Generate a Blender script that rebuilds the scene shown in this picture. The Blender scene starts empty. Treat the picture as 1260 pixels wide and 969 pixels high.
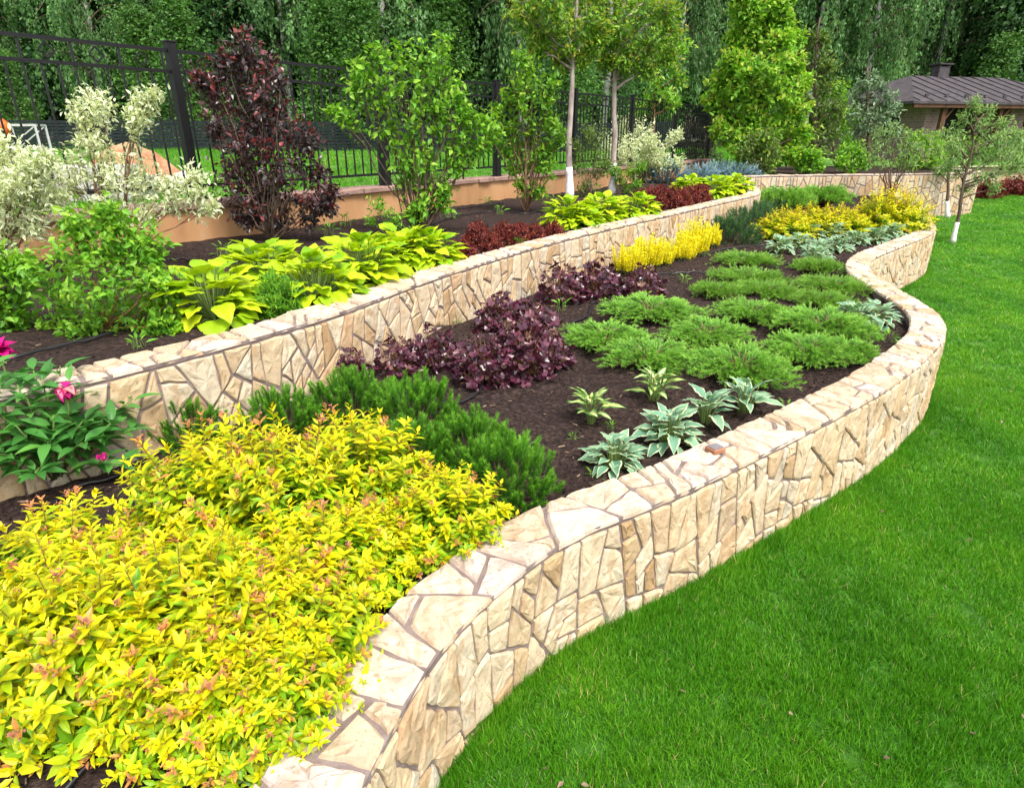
import bpy, math
import numpy as np

# ------------------------------------------------------------------ camera, sky, sun
rng = np.random.default_rng(11)
S = bpy.context.scene
C = S.collection
F, HOR, CAMZ = 780.0, 165.0, 1.9
PITCH = math.atan((484.5 - HOR) / F)
cam_d = bpy.data.cameras.new("camera")
cam = bpy.data.objects.new("camera", cam_d)
C.objects.link(cam)
cam_d.sensor_width = 36
cam_d.lens = 36 * F / 1260
cam_d.clip_end = 800
cam.location = (0, 0, CAMZ)
cam.rotation_euler = (math.pi / 2 - PITCH, 0, 0)
S.camera = cam

SUN_EL, SUN_AZ = math.radians(58), math.radians(150)      # azimuth from +Y towards +X: behind the camera, to the right
w = bpy.data.worlds.new("World")
S.world = w
w.use_nodes = True
nt = w.node_tree
bg = nt.nodes["Background"]
sky = nt.nodes.new("ShaderNodeTexSky")
sky.sky_type = 'NISHITA'
sky.sun_disc = False
sky.sun_elevation = SUN_EL
sky.sun_rotation = SUN_AZ
sky.dust_density = 4.0
sky.air_density = 1.0
sky.ozone_density = 1.0
hs = nt.nodes.new("ShaderNodeHueSaturation")
hs.inputs["Saturation"].default_value = 0.35
nt.links.new(sky.outputs[0], hs.inputs["Color"])
nt.links.new(hs.outputs[0], bg.inputs["Color"])
bg.inputs["Strength"].default_value = 0.15
sd = bpy.data.lights.new("sun", 'SUN')
sd.energy = 1.6
sd.angle = math.radians(18)
sd.color = (1, 0.96, 0.9)
sun = bpy.data.objects.new("sun", sd)
C.objects.link(sun)
sun.location = (5, -5, 20)
sun.rotation_euler = (math.pi / 2 - SUN_EL, 0, math.pi - SUN_AZ)
S.view_settings.view_transform = 'Standard'
S.view_settings.look = 'None'
S.view_settings.exposure = 1.13
S.view_settings.gamma = 1.0
S.render.engine = 'CYCLES'
S.cycles.max_bounces = 7
S.cycles.transparent_max_bounces = 4
S.cycles.diffuse_bounces = 3
S.cycles.glossy_bounces = 2
S.cycles.transmission_bounces = 3
S.cycles.use_denoising = True


# ------------------------------------------------------------------ helpers
def ray(px, py):
    u, v = (px - 630) / F, (py - 484.5) / F
    return u, math.cos(PITCH) - v * math.sin(PITCH), math.sin(PITCH) + v * math.cos(PITCH)


def at(px, py, z):
    """photo pixel -> point on the level z"""
    u, f, d = ray(px, py)
    t = (CAMZ - z) / d
    return np.array([u * t, f * t, z])


def far(px, py, Y):
    """photo pixel -> point at the distance Y"""
    u, f, d = ray(px, py)
    t = Y / f
    return np.array([u * t, Y, CAMZ - d * t])


def ppm(p):
    """metres per photo pixel at p"""
    return (p[1] * math.cos(PITCH) + (CAMZ - p[2]) * math.sin(PITCH)) / F


def unit(a):
    return a / np.maximum(np.linalg.norm(a, axis=-1, keepdims=True), 1e-9)


def fib(n, a=0.0):
    return np.arange(n) * 2.399963 + a


def rnd(*s):
    return rng.random(s)


def gauss(*s):
    return rng.normal(size=s)


class Geo:
    def __init__(self):
        self.V, self.L, self.St, self.n, self.nl = [], [], [], 0, 0
        self.tint, self.edge = [], []

    def add(self, V, faces, tint=0.5, edge=0.0):
        V = np.asarray(V, float).reshape(-1, 3)
        if isinstance(faces, np.ndarray):
            faces = [faces]
        for f in faces:
            f = np.asarray(f, int)
            if f.ndim == 1:
                f = f[None]
            if f.size == 0:
                continue
            self.L.append((f + self.n).ravel())
            self.St.append(self.nl + np.arange(len(f)) * f.shape[1])
            self.nl += f.size
        self.V.append(V)
        self.tint.append(np.broadcast_to(np.asarray(tint, float), (len(V),)))
        self.edge.append(np.broadcast_to(np.asarray(edge, float), (len(V),)))
        self.n += len(V)
        return self

    def mesh(self, name, mat, smooth=False):
        me = bpy.data.meshes.new(name)
        V = np.concatenate(self.V)
        L = np.concatenate(self.L)
        st = np.concatenate(self.St)
        me.vertices.add(len(V))
        me.vertices.foreach_set("co", V.astype(np.float32).ravel())
        me.loops.add(len(L))
        me.loops.foreach_set("vertex_index", L.astype(np.int32))
        me.polygons.add(len(st))
        me.polygons.foreach_set("loop_start", st.astype(np.int32))
        me.polygons.foreach_set("use_smooth", np.full(len(st), smooth))
        for k, d in (("tint", self.tint), ("edge", self.edge)):
            a = me.attributes.new(k, 'FLOAT', 'POINT')
            a.data.foreach_set("value", np.concatenate(d).astype(np.float32))
        me.update(calc_edges=True)
        me.validate()
        me.materials.append(mat)
        return me

    def build(self, name, mat, parent=None, smooth=False):
        o = bpy.data.objects.new(name, self.mesh(name, mat, smooth))
        C.objects.link(o)
        if parent:
            o.parent = parent
        return o


def thing(name, label, cat, loc=(0, 0, 0), rz=0.0, group=None, sc=1.0):
    o = bpy.data.objects.new(name, None)
    o.empty_display_size = 0.1
    C.objects.link(o)
    o.location = tuple(float(a) for a in loc)
    o.rotation_euler = (0, 0, rz)
    o.scale = (sc, sc, sc) if np.isscalar(sc) else sc
    tag(o, label, cat, group)
    return o


def tag(o, label, cat, group=None):
    o["label"] = label
    o["category"] = cat
    if group:
        o["group"] = group
    return o


def kind(o, k):
    o["kind"] = k
    return o


def parts(root, *items):
    """items: (name, mesh) pairs linked as parts of root"""
    for name, me in items:
        o = bpy.data.objects.new(name, me)
        C.objects.link(o)
        o.parent = root
    return root


def copy_thing(src, loc, rz, label, sc=1.0, group=None):
    r = src.copy()
    C.objects.link(r)
    r.location = tuple(float(a) for a in loc)
    r.rotation_euler = (0, 0, rz)
    r.scale = (sc, sc, sc) if np.isscalar(sc) else sc
    r["label"] = label
    if group:
        r["group"] = group
    for ch in list(src.children):
        c = ch.copy()
        C.objects.link(c)
        c.parent = r
        for g in list(ch.children):
            d = g.copy()
            C.objects.link(d)
            d.parent = c
    return r


# ---- leaf templates: x across, y along 0..1, z up; returns verts, faces, edge value
def leaf_t(nl=3, nw=2, prof=None, fold=0.25, curl=0.25, width=0.4, ribs=0.0, wave=0.0, start=0.0):
    V, E = [], []
    for i in range(nl + 1):
        t = i / nl
        ww = prof(t) * width
        for j in range(nw + 1):
            q = 2 * j / nw - 1
            z = fold * abs(q) * ww * 0.5 - curl * t * t + ribs * (1 if j % 2 else -1) * ww * 0.1
            z += wave * abs(q) * math.sin(t * 14 + q * 2) * ww * 0.3
            V.append((q * ww * 0.5, start + t * (1 - start), z))
            E.append(max(abs(q), (t - 0.82) / 0.18 if nl > 3 else 0))
    Fc = []
    for i in range(nl):
        for j in range(nw):
            a = i * (nw + 1) + j
            Fc.append((a, a + 1, a + nw + 2, a + nw + 1))
    return np.array(V), np.array(Fc), np.array(E)


def lance(t):
    return max(0.03, math.sin(math.pi * min(1, t ** 0.8)) ** 0.9)


def ovate(t):
    return max(0.02, (math.sin(math.pi * t ** 0.62)) ** 0.85 * (1 - 0.15 * t))


def heart(t):
    return max(0.02, min(1, t * 5) ** 0.6 * (1 - t) ** 0.62 * 1.35 * (0.75 + 0.4 * math.sin(math.pi * t)))


RH = (np.array([(0, 0, 0), (-.5, .42, .12), (0, 1, -.1), (.5, .42, .12)]), np.array([(0, 3, 2), (0, 2, 1)]), np.array([0, 1, .6, 1.]))


def inst(g, T, P, D, N, Sz, W=1.0, tint=0.5):
    """leaves: template T at points P along D with normal about N, size Sz, width factor W"""
    V0, Fc, E = T
    n = len(P)
    if n == 0:
        return g
    D = unit(D)
    X = unit(np.cross(D, N))
    N = np.cross(X, D)
    Sz = np.broadcast_to(np.asarray(Sz, float), (n,))
    W = np.broadcast_to(np.asarray(W, float), (n,))
    V = P[:, None, :] + Sz[:, None, None] * (
        (W[:, None] * V0[None, :, 0])[..., None] * X[:, None] + V0[None, :, 1, None] * D[:, None] + V0[None, :, 2, None] * N[:, None])
    K = len(V0)
    FF = (Fc[None] + (np.arange(n) * K)[:, None, None]).reshape(-1, Fc.shape[1])
    tint = np.broadcast_to(np.asarray(tint, float), (n,))
    g.add(V, FF, np.repeat(tint, K), np.tile(E, n))
    return g


def tube(g, P, R, sides=6, tint=0.5):
    P = np.asarray(P, float)
    n = len(P)
    R = np.broadcast_to(np.asarray(R, float), (n,))
    T = unit(np.gradient(P, axis=0))
    up = np.array([0, 0, 1.0]) if abs(T[0, 2]) < 0.9 else np.array([1.0, 0, 0])
    A = unit(np.cross(T, up))
    B = np.cross(T, A)
    th = np.arange(sides) * 2 * math.pi / sides
    V = P[:, None] + R[:, None, None] * (np.cos(th)[None, :, None] * A[:, None] + np.sin(th)[None, :, None] * B[:, None])
    Fc = []
    for i in range(n - 1):
        for j in range(sides):
            k = (j + 1) % sides
            Fc.append((i * sides + j, i * sides + k, (i + 1) * sides + k, (i + 1) * sides + j))
    cap = [np.arange(sides)[::-1], (n - 1) * sides + np.arange(sides)]
    g.add(V.reshape(-1, 3), [np.array(Fc)] + cap, tint)
    return g


def box(g, c, s, rz=0.0, tint=0.5, bev=0.0):
    c, s = np.asarray(c, float), np.asarray(s, float) / 2
    if bev <= 0:
        V = np.array([(x, y, z) for z in (-1, 1) for x, y in ((-1, -1), (1, -1), (1, 1), (-1, 1))]) * s
        Fc = np.array([(3, 2, 1, 0), (4, 5, 6, 7), (0, 1, 5, 4), (1, 2, 6, 5), (2, 3, 7, 6), (3, 0, 4, 7)])
    else:
        rings = []
        for z, k in ((-s[2], 1), (-s[2] + bev, 0), (s[2] - bev, 0), (s[2], 1)):
            x, y = s[0] - bev * k, s[1] - bev * k
            b = bev * 0.7
            rings += [(-x + b, -y, z), (x - b, -y, z), (x, -y + b, z), (x, y - b, z), (x - b, y, z), (-x + b, y, z), (-x, y - b, z), (-x, -y + b, z)]
        V = np.array(rings)
        Q = [(r * 8 + j, r * 8 + (j + 1) % 8, (r + 1) * 8 + (j + 1) % 8, (r + 1) * 8 + j) for r in range(3) for j in range(8)]
        Fc = [np.array(Q), np.arange(8)[::-1], 24 + np.arange(8)]
    ca, sa = math.cos(rz), math.sin(rz)
    V = V @ np.array([(ca, sa, 0), (-sa, ca, 0), (0, 0, 1)]) + c
    g.add(V, Fc, tint)
    return g


def bar(g, a, b, wd, tint=0.5):
    """square bar from a to b"""
    a, b = np.asarray(a, float), np.asarray(b, float)
    d = unit(b - a)
    up = np.array([0, 0, 1.0]) if abs(d[2]) < 0.9 else np.array([math.cos(.7), math.sin(.7), 0])
    x = unit(np.cross(d, up)) * wd / 2
    y = unit(np.cross(x, d)) * wd / 2
    V = [p + sx * x + sy * y for p in (a, b) for sx, sy in ((-1, -1), (1, -1), (1, 1), (-1, 1))]
    g.add(np.array(V), np.array([(3, 2, 1, 0), (4, 5, 6, 7), (0, 1, 5, 4), (1, 2, 6, 5), (2, 3, 7, 6), (3, 0, 4, 7)]), tint)
    return g


# cheap smooth value noise
_P = rng.random((64, 64))


def vnoise(x, y, f=1.0):
    x, y = np.asarray(x, float) * f, np.asarray(y, float) * f
    i, j = np.floor(x).astype(int), np.floor(y).astype(int)
    a, b = x - i, y - j
    a, b = a * a * (3 - 2 * a), b * b * (3 - 2 * b)
    p = lambda m, n: _P[m % 64, n % 64]
    return (p(i, j) * (1 - a) + p(i + 1, j) * a) * (1 - b) + (p(i, j + 1) * (1 - a) + p(i + 1, j + 1) * a) * b - 0.5


# ------------------------------------------------------------------ materials
def new_mat(name):
    m = bpy.data.materials.new(name)
    m.use_nodes = True
    t = m.node_tree
    t.nodes.clear()
    out = t.nodes.new("ShaderNodeOutputMaterial")
    return m, t, out


def nd(t, typ, **kw):
    n = t.nodes.new(typ)
    for k, v in kw.items():
        if hasattr(n, k) and not k[0].isupper():
            setattr(n, k, v)
        else:
            n.inputs[k.replace("_", " ")].default_value = v
    return n


def ramp(t, stops, interp='LINEAR'):
    r = t.nodes.new("ShaderNodeValToRGB")
    r.color_ramp.interpolation = interp
    e = r.color_ramp.elements
    while len(e) < len(stops):
        e.new(0.5)
    for el, (p, c) in zip(e, stops):
        el.position = p
        el.color = (*c, 1)
    return r


def mixc(t, a, b, fac, mode='MIX'):
    m = t.nodes.new("ShaderNodeMix")
    m.data_type = 'RGBA'
    m.blend_type = mode
    for sock, v in ((m.inputs[6], a), (m.inputs[7], b), (m.inputs[0], fac)):
        if hasattr(v, 'links'):
            t.links.new(v, sock)
        elif isinstance(v, tuple):
            sock.default_value = (*v, 1)
        else:
            sock.default_value = v
    return m.outputs[2]


def leaf_mat(name, stops, rough=0.45, tr=0.3, edge=None, edge_at=(0.62, 0.8), spec=0.35, patch=0.25, tcol=(1.25, 1.3, 0.7), pscale=9.0):
    m, t, out = new_mat(name)
    a = nd(t, "ShaderNodeAttribute", attribute_name="tint")
    r = ramp(t, stops)
    t.links.new(a.outputs["Fac"], r.inputs[0])
    geo = t.nodes.new("ShaderNodeNewGeometry")
    n = nd(t, "ShaderNodeTexNoise", Scale=pscale, Detail=2.0)
    t.links.new(geo.outputs["Position"], n.inputs["Vector"])
    r2 = ramp(t, [(0.3, (1 - patch,) * 3), (0.7, (1 + patch * .6,) * 3)])
    t.links.new(n.outputs["Fac"], r2.inputs[0])
    col = mixc(t, r.outputs[0], r2.outputs[0], 1.0, 'MULTIPLY')
    if edge:
        e = nd(t, "ShaderNodeAttribute", attribute_name="edge")
        wob = nd(t, "ShaderNodeTexNoise", Scale=55.0, Detail=2.0)
        t.links.new(geo.outputs["Position"], wob.inputs["Vector"])
        mm = nd(t, "ShaderNodeMath", operation='MULTIPLY_ADD')
        t.links.new(wob.outputs["Fac"], mm.inputs[0])
        mm.inputs[1].default_value = 0.45
        t.links.new(e.outputs["Fac"], mm.inputs[2])
        r3 = ramp(t, [(edge_at[0] + .2, (0, 0, 0)), (edge_at[1] + .2, (1, 1, 1))])
        t.links.new(mm.outputs[0], r3.inputs[0])
        col = mixc(t, col, edge, r3.outputs[0])
    b = nd(t, "ShaderNodeBsdfPrincipled", Roughness=rough)
    b.inputs["Specular IOR Level"].default_value = spec
    t.links.new(col, b.inputs["Base Color"])
    tl = t.nodes.new("ShaderNodeBsdfTranslucent")
    tc = mixc(t, col, tcol, 1.0, 'MULTIPLY')
    t.links.new(tc, tl.inputs["Color"])
    mx = nd(t, "ShaderNodeMixShader")
    mx.inputs[0].default_value = tr
    t.links.new(b.outputs[0], mx.inputs[1])
    t.links.new(tl.outputs[0], mx.inputs[2])
    t.links.new(mx.outputs[0], out.inputs[0])
    return m


def surf_mat(name, stops, rough=0.8, scale=6.0, detail=6.0, bump=0.3, bscale=40.0, tint_mix=0.0, spec=0.3, metal=0.0, bdist=0.01, stretch=None):
    m, t, out = new_mat(name)
    geo = t.nodes.new("ShaderNodeNewGeometry")
    vec = geo.outputs["Position"]
    if stretch:
        mp = nd(t, "ShaderNodeMapping", Scale=stretch)
        t.links.new(vec, mp.inputs[0])
        vec = mp.outputs[0]
    n = nd(t, "ShaderNodeTexNoise", Scale=scale, Detail=detail)
    t.links.new(vec, n.inputs["Vector"])
    fac = n.outputs["Fac"]
    if tint_mix:
        a = nd(t, "ShaderNodeAttribute", attribute_name="tint")
        mm = t.nodes.new("ShaderNodeMix")
        mm.inputs[0].default_value = tint_mix
        t.links.new(fac, mm.inputs[2])
        t.links.new(a.outputs["Fac"], mm.inputs[3])
        fac = mm.outputs[0]
    r = ramp(t, stops)
    t.links.new(fac, r.inputs[0])
    b = nd(t, "ShaderNodeBsdfPrincipled", Roughness=rough, Metallic=metal)
    b.inputs["Specular IOR Level"].default_value = spec
    t.links.new(r.outputs[0], b.inputs["Base Color"])
    if bump:
        n2 = nd(t, "ShaderNodeTexNoise", Scale=bscale, Detail=8.0)
        t.links.new(vec, n2.inputs["Vector"])
        bp = nd(t, "ShaderNodeBump", Strength=bump, Distance=bdist)
        t.links.new(n2.outputs["Fac"], bp.inputs["Height"])
        t.links.new(bp.outputs[0], b.inputs["Normal"])
    t.links.new(b.outputs[0], out.inputs[0])
    return m


def stone_mat(name, stops, vein=(0.42, 0.25, 0.12), vein_amt=0.5):
    m, t, out = new_mat(name)
    a = nd(t, "ShaderNodeAttribute", attribute_name="tint")
    e = nd(t, "ShaderNodeAttribute", attribute_name="edge")
    r = ramp(t, stops)
    t.links.new(a.outputs["Fac"], r.inputs[0])
    geo = t.nodes.new("ShaderNodeNewGeometry")
    # every stone gets its own patch of the noise space: shift by the stone's tint
    cmb = nd(t, "ShaderNodeVectorMath", operation='MULTIPLY_ADD')
    t.links.new(a.outputs["Color"], cmb.inputs[0])
    cmb.inputs[1].default_value = (37, 71, 53)
    t.links.new(geo.outputs["Position"], cmb.inputs[2])
    n = nd(t, "ShaderNodeTexNoise", Scale=9.0, Detail=7.0, Roughness=0.62, Distortion=0.6)
    t.links.new(cmb.outputs[0], n.inputs["Vector"])
    r2 = ramp(t, [(0.3, (0.72, 0.66, 0.6)), (0.52, (1, 1, 1)), (0.72, (1.12, 1.08, 1.02))])
    t.links.new(n.outputs["Fac"], r2.inputs[0])
    col = mixc(t, r.outputs[0], r2.outputs[0], 1.0, 'MULTIPLY')
    wv = nd(t, "ShaderNodeTexWave", Scale=4.0, Distortion=9.0, Detail=3.0)
    wv.inputs["Detail Scale"].default_value = 1.6
    t.links.new(cmb.outputs[0], wv.inputs["Vector"])
    r3 = ramp(t, [(0.62, (0, 0, 0)), (0.98, (vein_amt,) * 3)])
    t.links.new(wv.outputs["Fac"], r3.inputs[0])
    fac = nd(t, "ShaderNodeMath", operation='MULTIPLY')
    t.links.new(r3.outputs[0], fac.inputs[0])
    t.links.new(e.outputs["Fac"], fac.inputs[1])
    col = mixc(t, col, vein, fac.outputs[0])
    n3 = nd(t, "ShaderNodeTexNoise", Scale=70.0, Detail=4.0)
    t.links.new(cmb.outputs[0], n3.inputs["Vector"])
    r4 = ramp(t, [(0.30, (0.6, 0.52, 0.45)), (0.42, (1, 1, 1))])
    t.links.new(n3.outputs["Fac"], r4.inputs[0])
    col = mixc(t, col, r4.outputs[0], 0.7, 'MULTIPLY')
    b = nd(t, "ShaderNodeBsdfPrincipled", Roughness=0.8)
    b.inputs["Specular IOR Level"].default_value = 0.25
    t.links.new(col, b.inputs["Base Color"])
    n2 = nd(t, "ShaderNodeTexNoise", Scale=22.0, Detail=9.0, Roughness=0.65, Distortion=0.5)
    t.links.new(cmb.outputs[0], n2.inputs["Vector"])
    bp = nd(t, "ShaderNodeBump", Strength=0.5, Distance=0.010)
    t.links.new(n2.outputs["Fac"], bp.inputs["Height"])
    t.links.new(bp.outputs[0], b.inputs["Normal"])
    t.links.new(b.outputs[0], out.inputs[0])
    return m


M = {}
M['stone'] = stone_mat("facing_stone", [(0, (.38, .25, .13)), (.12, (.50, .37, .22)), (.4, (.56, .44, .29)), (.65, (.57, .47, .33)), (.85, (.50, .45, .35)), (1, (.50, .34, .20))])
M['cope'] = stone_mat("coping_stone", [(0, (.46, .31, .18)), (.08, (.48, .38, .26)), (.45, (.53, .43, .32)), (.75, (.56, .47, .38)), (.92, (.51, .42, .37)), (1, (.47, .32, .19))], vein=(.40, .25, .15), vein_amt=.45)
M['mortar'] = surf_mat("mortar", [(.3, (.14, .10, .09)), (.7, (.27, .21, .19))], scale=14, bump=.5, bscale=90)
M['soil'] = surf_mat("soil", [(.3, (.016, .011, .010)), (.55, (.048, .030, .025)), (.75, (.105, .068, .054))], rough=.95, scale=38, detail=10, bump=1.0, bscale=75, bdist=.03, spec=.15)
M['chip'] = surf_mat("wood_chip", [(0, (.05, .03, .02)), (.6, (.12, .075, .05)), (1, (.36, .26, .17))], tint_mix=.9, bump=0)
M['lawn'] = surf_mat("lawn_ground", [(.3, (.03, .10, .008)), (.7, (.05, .15, .012))], scale=6, bump=.6, bscale=120, rough=.95)
M['field'] = surf_mat("field_grass", [(.25, (.06, .16, .02)), (.55, (.10, .23, .03)), (.8, (.16, .25, .06))], scale=.9, detail=9, bump=.8, bscale=25, bdist=.08, rough=.95)
M['ground'] = surf_mat("forest_floor", [(.3, (.02, .03, .01)), (.7, (.045, .06, .02))], scale=1.5, bump=.5, bscale=8, rough=.95)
M['iron'] = surf_mat("black_iron", [(.3, (.004, .004, .005)), (.7, (.009, .008, .009))], rough=.5, scale=20, bump=.1, bscale=150, spec=.35)
M['plaster'] = surf_mat("ochre_plaster", [(.25, (.30, .155, .075)), (.45, (.45, .24, .11)), (.6, (.50, .275, .13)), (.8, (.55, .34, .19))], scale=3.2, detail=10, bump=.3, bscale=90, stretch=(1, 1, .35))
M['cap'] = surf_mat("cap_stone", [(.25, (.22, .13, .10)), (.6, (.33, .21, .17)), (.85, (.42, .29, .23))], scale=5, bump=.6, bscale=30)
M['hose'] = surf_mat("black_hose", [(0, (.012, .012, .014)), (1, (.02, .02, .022))], rough=.35, bump=0, spec=.5)
M['bark'] = surf_mat("bark", [(.3, (.07, .045, .03)), (.7, (.17, .12, .085))], scale=18, bump=.6, bscale=60, stretch=(1, 1, .25))
M['bark_red'] = surf_mat("reddish_bark", [(.3, (.12, .06, .035)), (.7, (.26, .15, .09))], scale=18, bump=.5, bscale=60)
M['bark_grey'] = surf_mat("grey_bark", [(.3, (.22, .17, .15)), (.7, (.46, .39, .35))], scale=12, bump=.5, bscale=50, stretch=(1, 1, .4))
M['lime'] = surf_mat("limewash", [(.2, (.62, .60, .58)), (.6, (.82, .81, .80))], scale=14, bump=.3, bscale=60)
M['birch'] = surf_mat("birch_bark", [(.38, (.04, .035, .03)), (.46, (.42, .41, .38)), (.8, (.6, .59, .56))], scale=2.2, bump=.2, bscale=20, stretch=(.8, .8, 2.2))
M['stem'] = surf_mat("green_stem", [(.3, (.10, .16, .04)), (.7, (.17, .24, .06))], bump=0)
M['redstem'] = surf_mat("red_stem", [(.3, (.20, .09, .03)), (.7, (.32, .17, .06))], bump=0)

M['spirea'] = leaf_mat("spirea_leaf", [(0, (.09, .28, .006)), (.26, (.26, .46, .006)), (.5, (.64, .61, .004)), (.8, (.82, .64, .006)), (.88, (.72, .38, .06)), (1, (.56, .22, .08))], tr=.3, patch=.25, tcol=(1.3, 1.2, .6))
M['bud'] = leaf_mat("spirea_bud", [(0, (.34, .17, .08)), (1, (.40, .14, .11))], tr=.1)
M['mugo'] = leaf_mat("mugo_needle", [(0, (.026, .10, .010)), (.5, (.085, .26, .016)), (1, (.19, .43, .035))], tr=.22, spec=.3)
M['mugodark'] = leaf_mat("dark_needle", [(0, (.025, .07, .025)), (.5, (.055, .135, .045)), (1, (.10, .20, .06))], tr=.2)
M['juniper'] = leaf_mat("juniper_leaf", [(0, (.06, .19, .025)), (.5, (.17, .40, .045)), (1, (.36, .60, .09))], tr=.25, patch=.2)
M['juniper_low'] = leaf_mat("low_juniper_leaf", [(0, (.06, .16, .02)), (.5, (.15, .34, .035)), (1, (.30, .50, .07))], tr=.25, patch=.25)
M['heuchera'] = leaf_mat("heuchera_leaf", [(0, (.035, .012, .020)), (.4, (.075, .020, .036)), (.7, (.13, .026, .055)), (.88, (.19, .08, .09)), (1, (.22, .13, .09))], tr=.18, rough=.28, spec=.6, tcol=(1.5, .7, .8))
M['hosta_lime'] = leaf_mat("lime_hosta_leaf", [(0, (.20, .42, .012)), (.45, (.40, .57, .012)), (1, (.60, .68, .02))], tr=.3, patch=.15, rough=.4)
M['hosta_blue'] = leaf_mat("blue_hosta_leaf", [(0, (.10, .25, .15)), (.5, (.17, .35, .22)), (1, (.26, .44, .26))], tr=.25, edge=(.58, .64, .38), edge_at=(.76, .88), patch=.15, rough=.42)
M['hosta_cream'] = leaf_mat("cream_hosta_leaf", [(0, (.50, .55, .16)), (.5, (.62, .64, .24)), (1, (.70, .68, .36))], tr=.25, edge=(.10, .27, .05), edge_at=(.42, .66), patch=.12, rough=.4)
M['barberry'] = leaf_mat("barberry_leaf", [(0, (.06, .012, .012)), (.5, (.17, .028, .022)), (.85, (.28, .055, .035)), (1, (.24, .12, .04))], tr=.2, tcol=(1.4, .7, .6))
M['yellow'] = leaf_mat("yellow_spike", [(0, (.34, .44, .01)), (.35, (.72, .62, .008)), (1, (.88, .78, .01))], tr=.25, patch=.12)
M['varieg'] = leaf_mat("variegated_leaf", [(0, (.20, .32, .11)), (.5, (.32, .44, .17)), (1, (.48, .56, .16))], tr=.3, edge=(.78, .80, .60), edge_at=(.26, .5), patch=.1)
M['ninebark'] = leaf_mat("ninebark_leaf", [(0, (.024, .026, .022)), (.5, (.050, .038, .038)), (.72, (.075, .030, .036)), (.86, (.16, .032, .034)), (1, (.26, .045, .04))], tr=.15, rough=.3, spec=.6, tcol=(1.5, .6, .6))
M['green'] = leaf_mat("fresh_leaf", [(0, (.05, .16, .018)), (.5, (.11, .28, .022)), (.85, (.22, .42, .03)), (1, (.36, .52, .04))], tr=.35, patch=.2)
M['green2'] = leaf_mat("bright_leaf", [(0, (.06, .20, .02)), (.5, (.14, .36, .025)), (1, (.30, .52, .04))], tr=.35, patch=.15)
M['olive'] = leaf_mat("olive_leaf", [(0, (.05, .11, .02)), (.5, (.11, .19, .04)), (1, (.22, .30, .06))], tr=.3, patch=.2)
M['willow'] = leaf_mat("willow_leaf", [(0, (.13, .26, .08)), (.5, (.22, .38, .12)), (1, (.36, .50, .17))], tr=.38, patch=.2)
M['maple'] = leaf_mat("maple_leaf", [(0, (.08, .24, .02)), (.5, (.17, .40, .03)), (.85, (.30, .54, .045)), (1, (.44, .52, .07))], tr=.38, patch=.2, pscale=2.5)
M['rowan'] = leaf_mat("rowan_leaf", [(0, (.06, .18, .02)), (.55, (.15, .33, .03)), (.9, (.28, .44, .04)), (1, (.40, .36, .04))], tr=.38, patch=.2, pscale=4)
M['peony'] = leaf_mat("peony_leaf", [(0, (.04, .15, .03)), (.5, (.075, .25, .045)), (1, (.14, .36, .06))], tr=.28, rough=.35, patch=.12)
M['petal'] = leaf_mat("magenta_petal", [(0, (.42, .006, .14)), (.8, (.62, .01, .24)), (1, (.75, .45, .3))], tr=.3, tcol=(1.2, .8, 1.1))
M['blue'] = leaf_mat("blue_needle", [(0, (.10, .19, .24)), (.5, (.24, .40, .48)), (1, (.44, .60, .66))], tr=.15)
M['bluedark'] = leaf_mat("dark_blue_needle", [(0, (.035, .10, .13)), (.5, (.08, .20, .26)), (1, (.17, .34, .40))], tr=.12)
M['silver'] = leaf_mat("silver_leaf", [(0, (.06, .13, .06)), (.5, (.14, .24, .12)), (1, (.25, .34, .20))], tr=.2, patch=.2)
M['purplegrey'] = leaf_mat("smoky_leaf", [(0, (.05, .045, .04)), (1, (.13, .11, .08))], tr=.2)
M['birchleaf'] = leaf_mat("birch_leaf", [(0, (.07, .17, .055)), (.5, (.15, .31, .10)), (1, (.27, .46, .16))], tr=.45, patch=.45, pscale=.35)
M['darkleaf'] = leaf_mat("forest_leaf", [(0, (.025, .075, .024)), (.5, (.055, .14, .042)), (1, (.10, .22, .06))], tr=.35, patch=.35, pscale=.5)
M['midleaf'] = leaf_mat("young_forest_leaf", [(0, (.05, .13, .026)), (.5, (.09, .22, .04)), (1, (.16, .32, .055))], tr=.35, patch=.3, pscale=.6)


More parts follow.
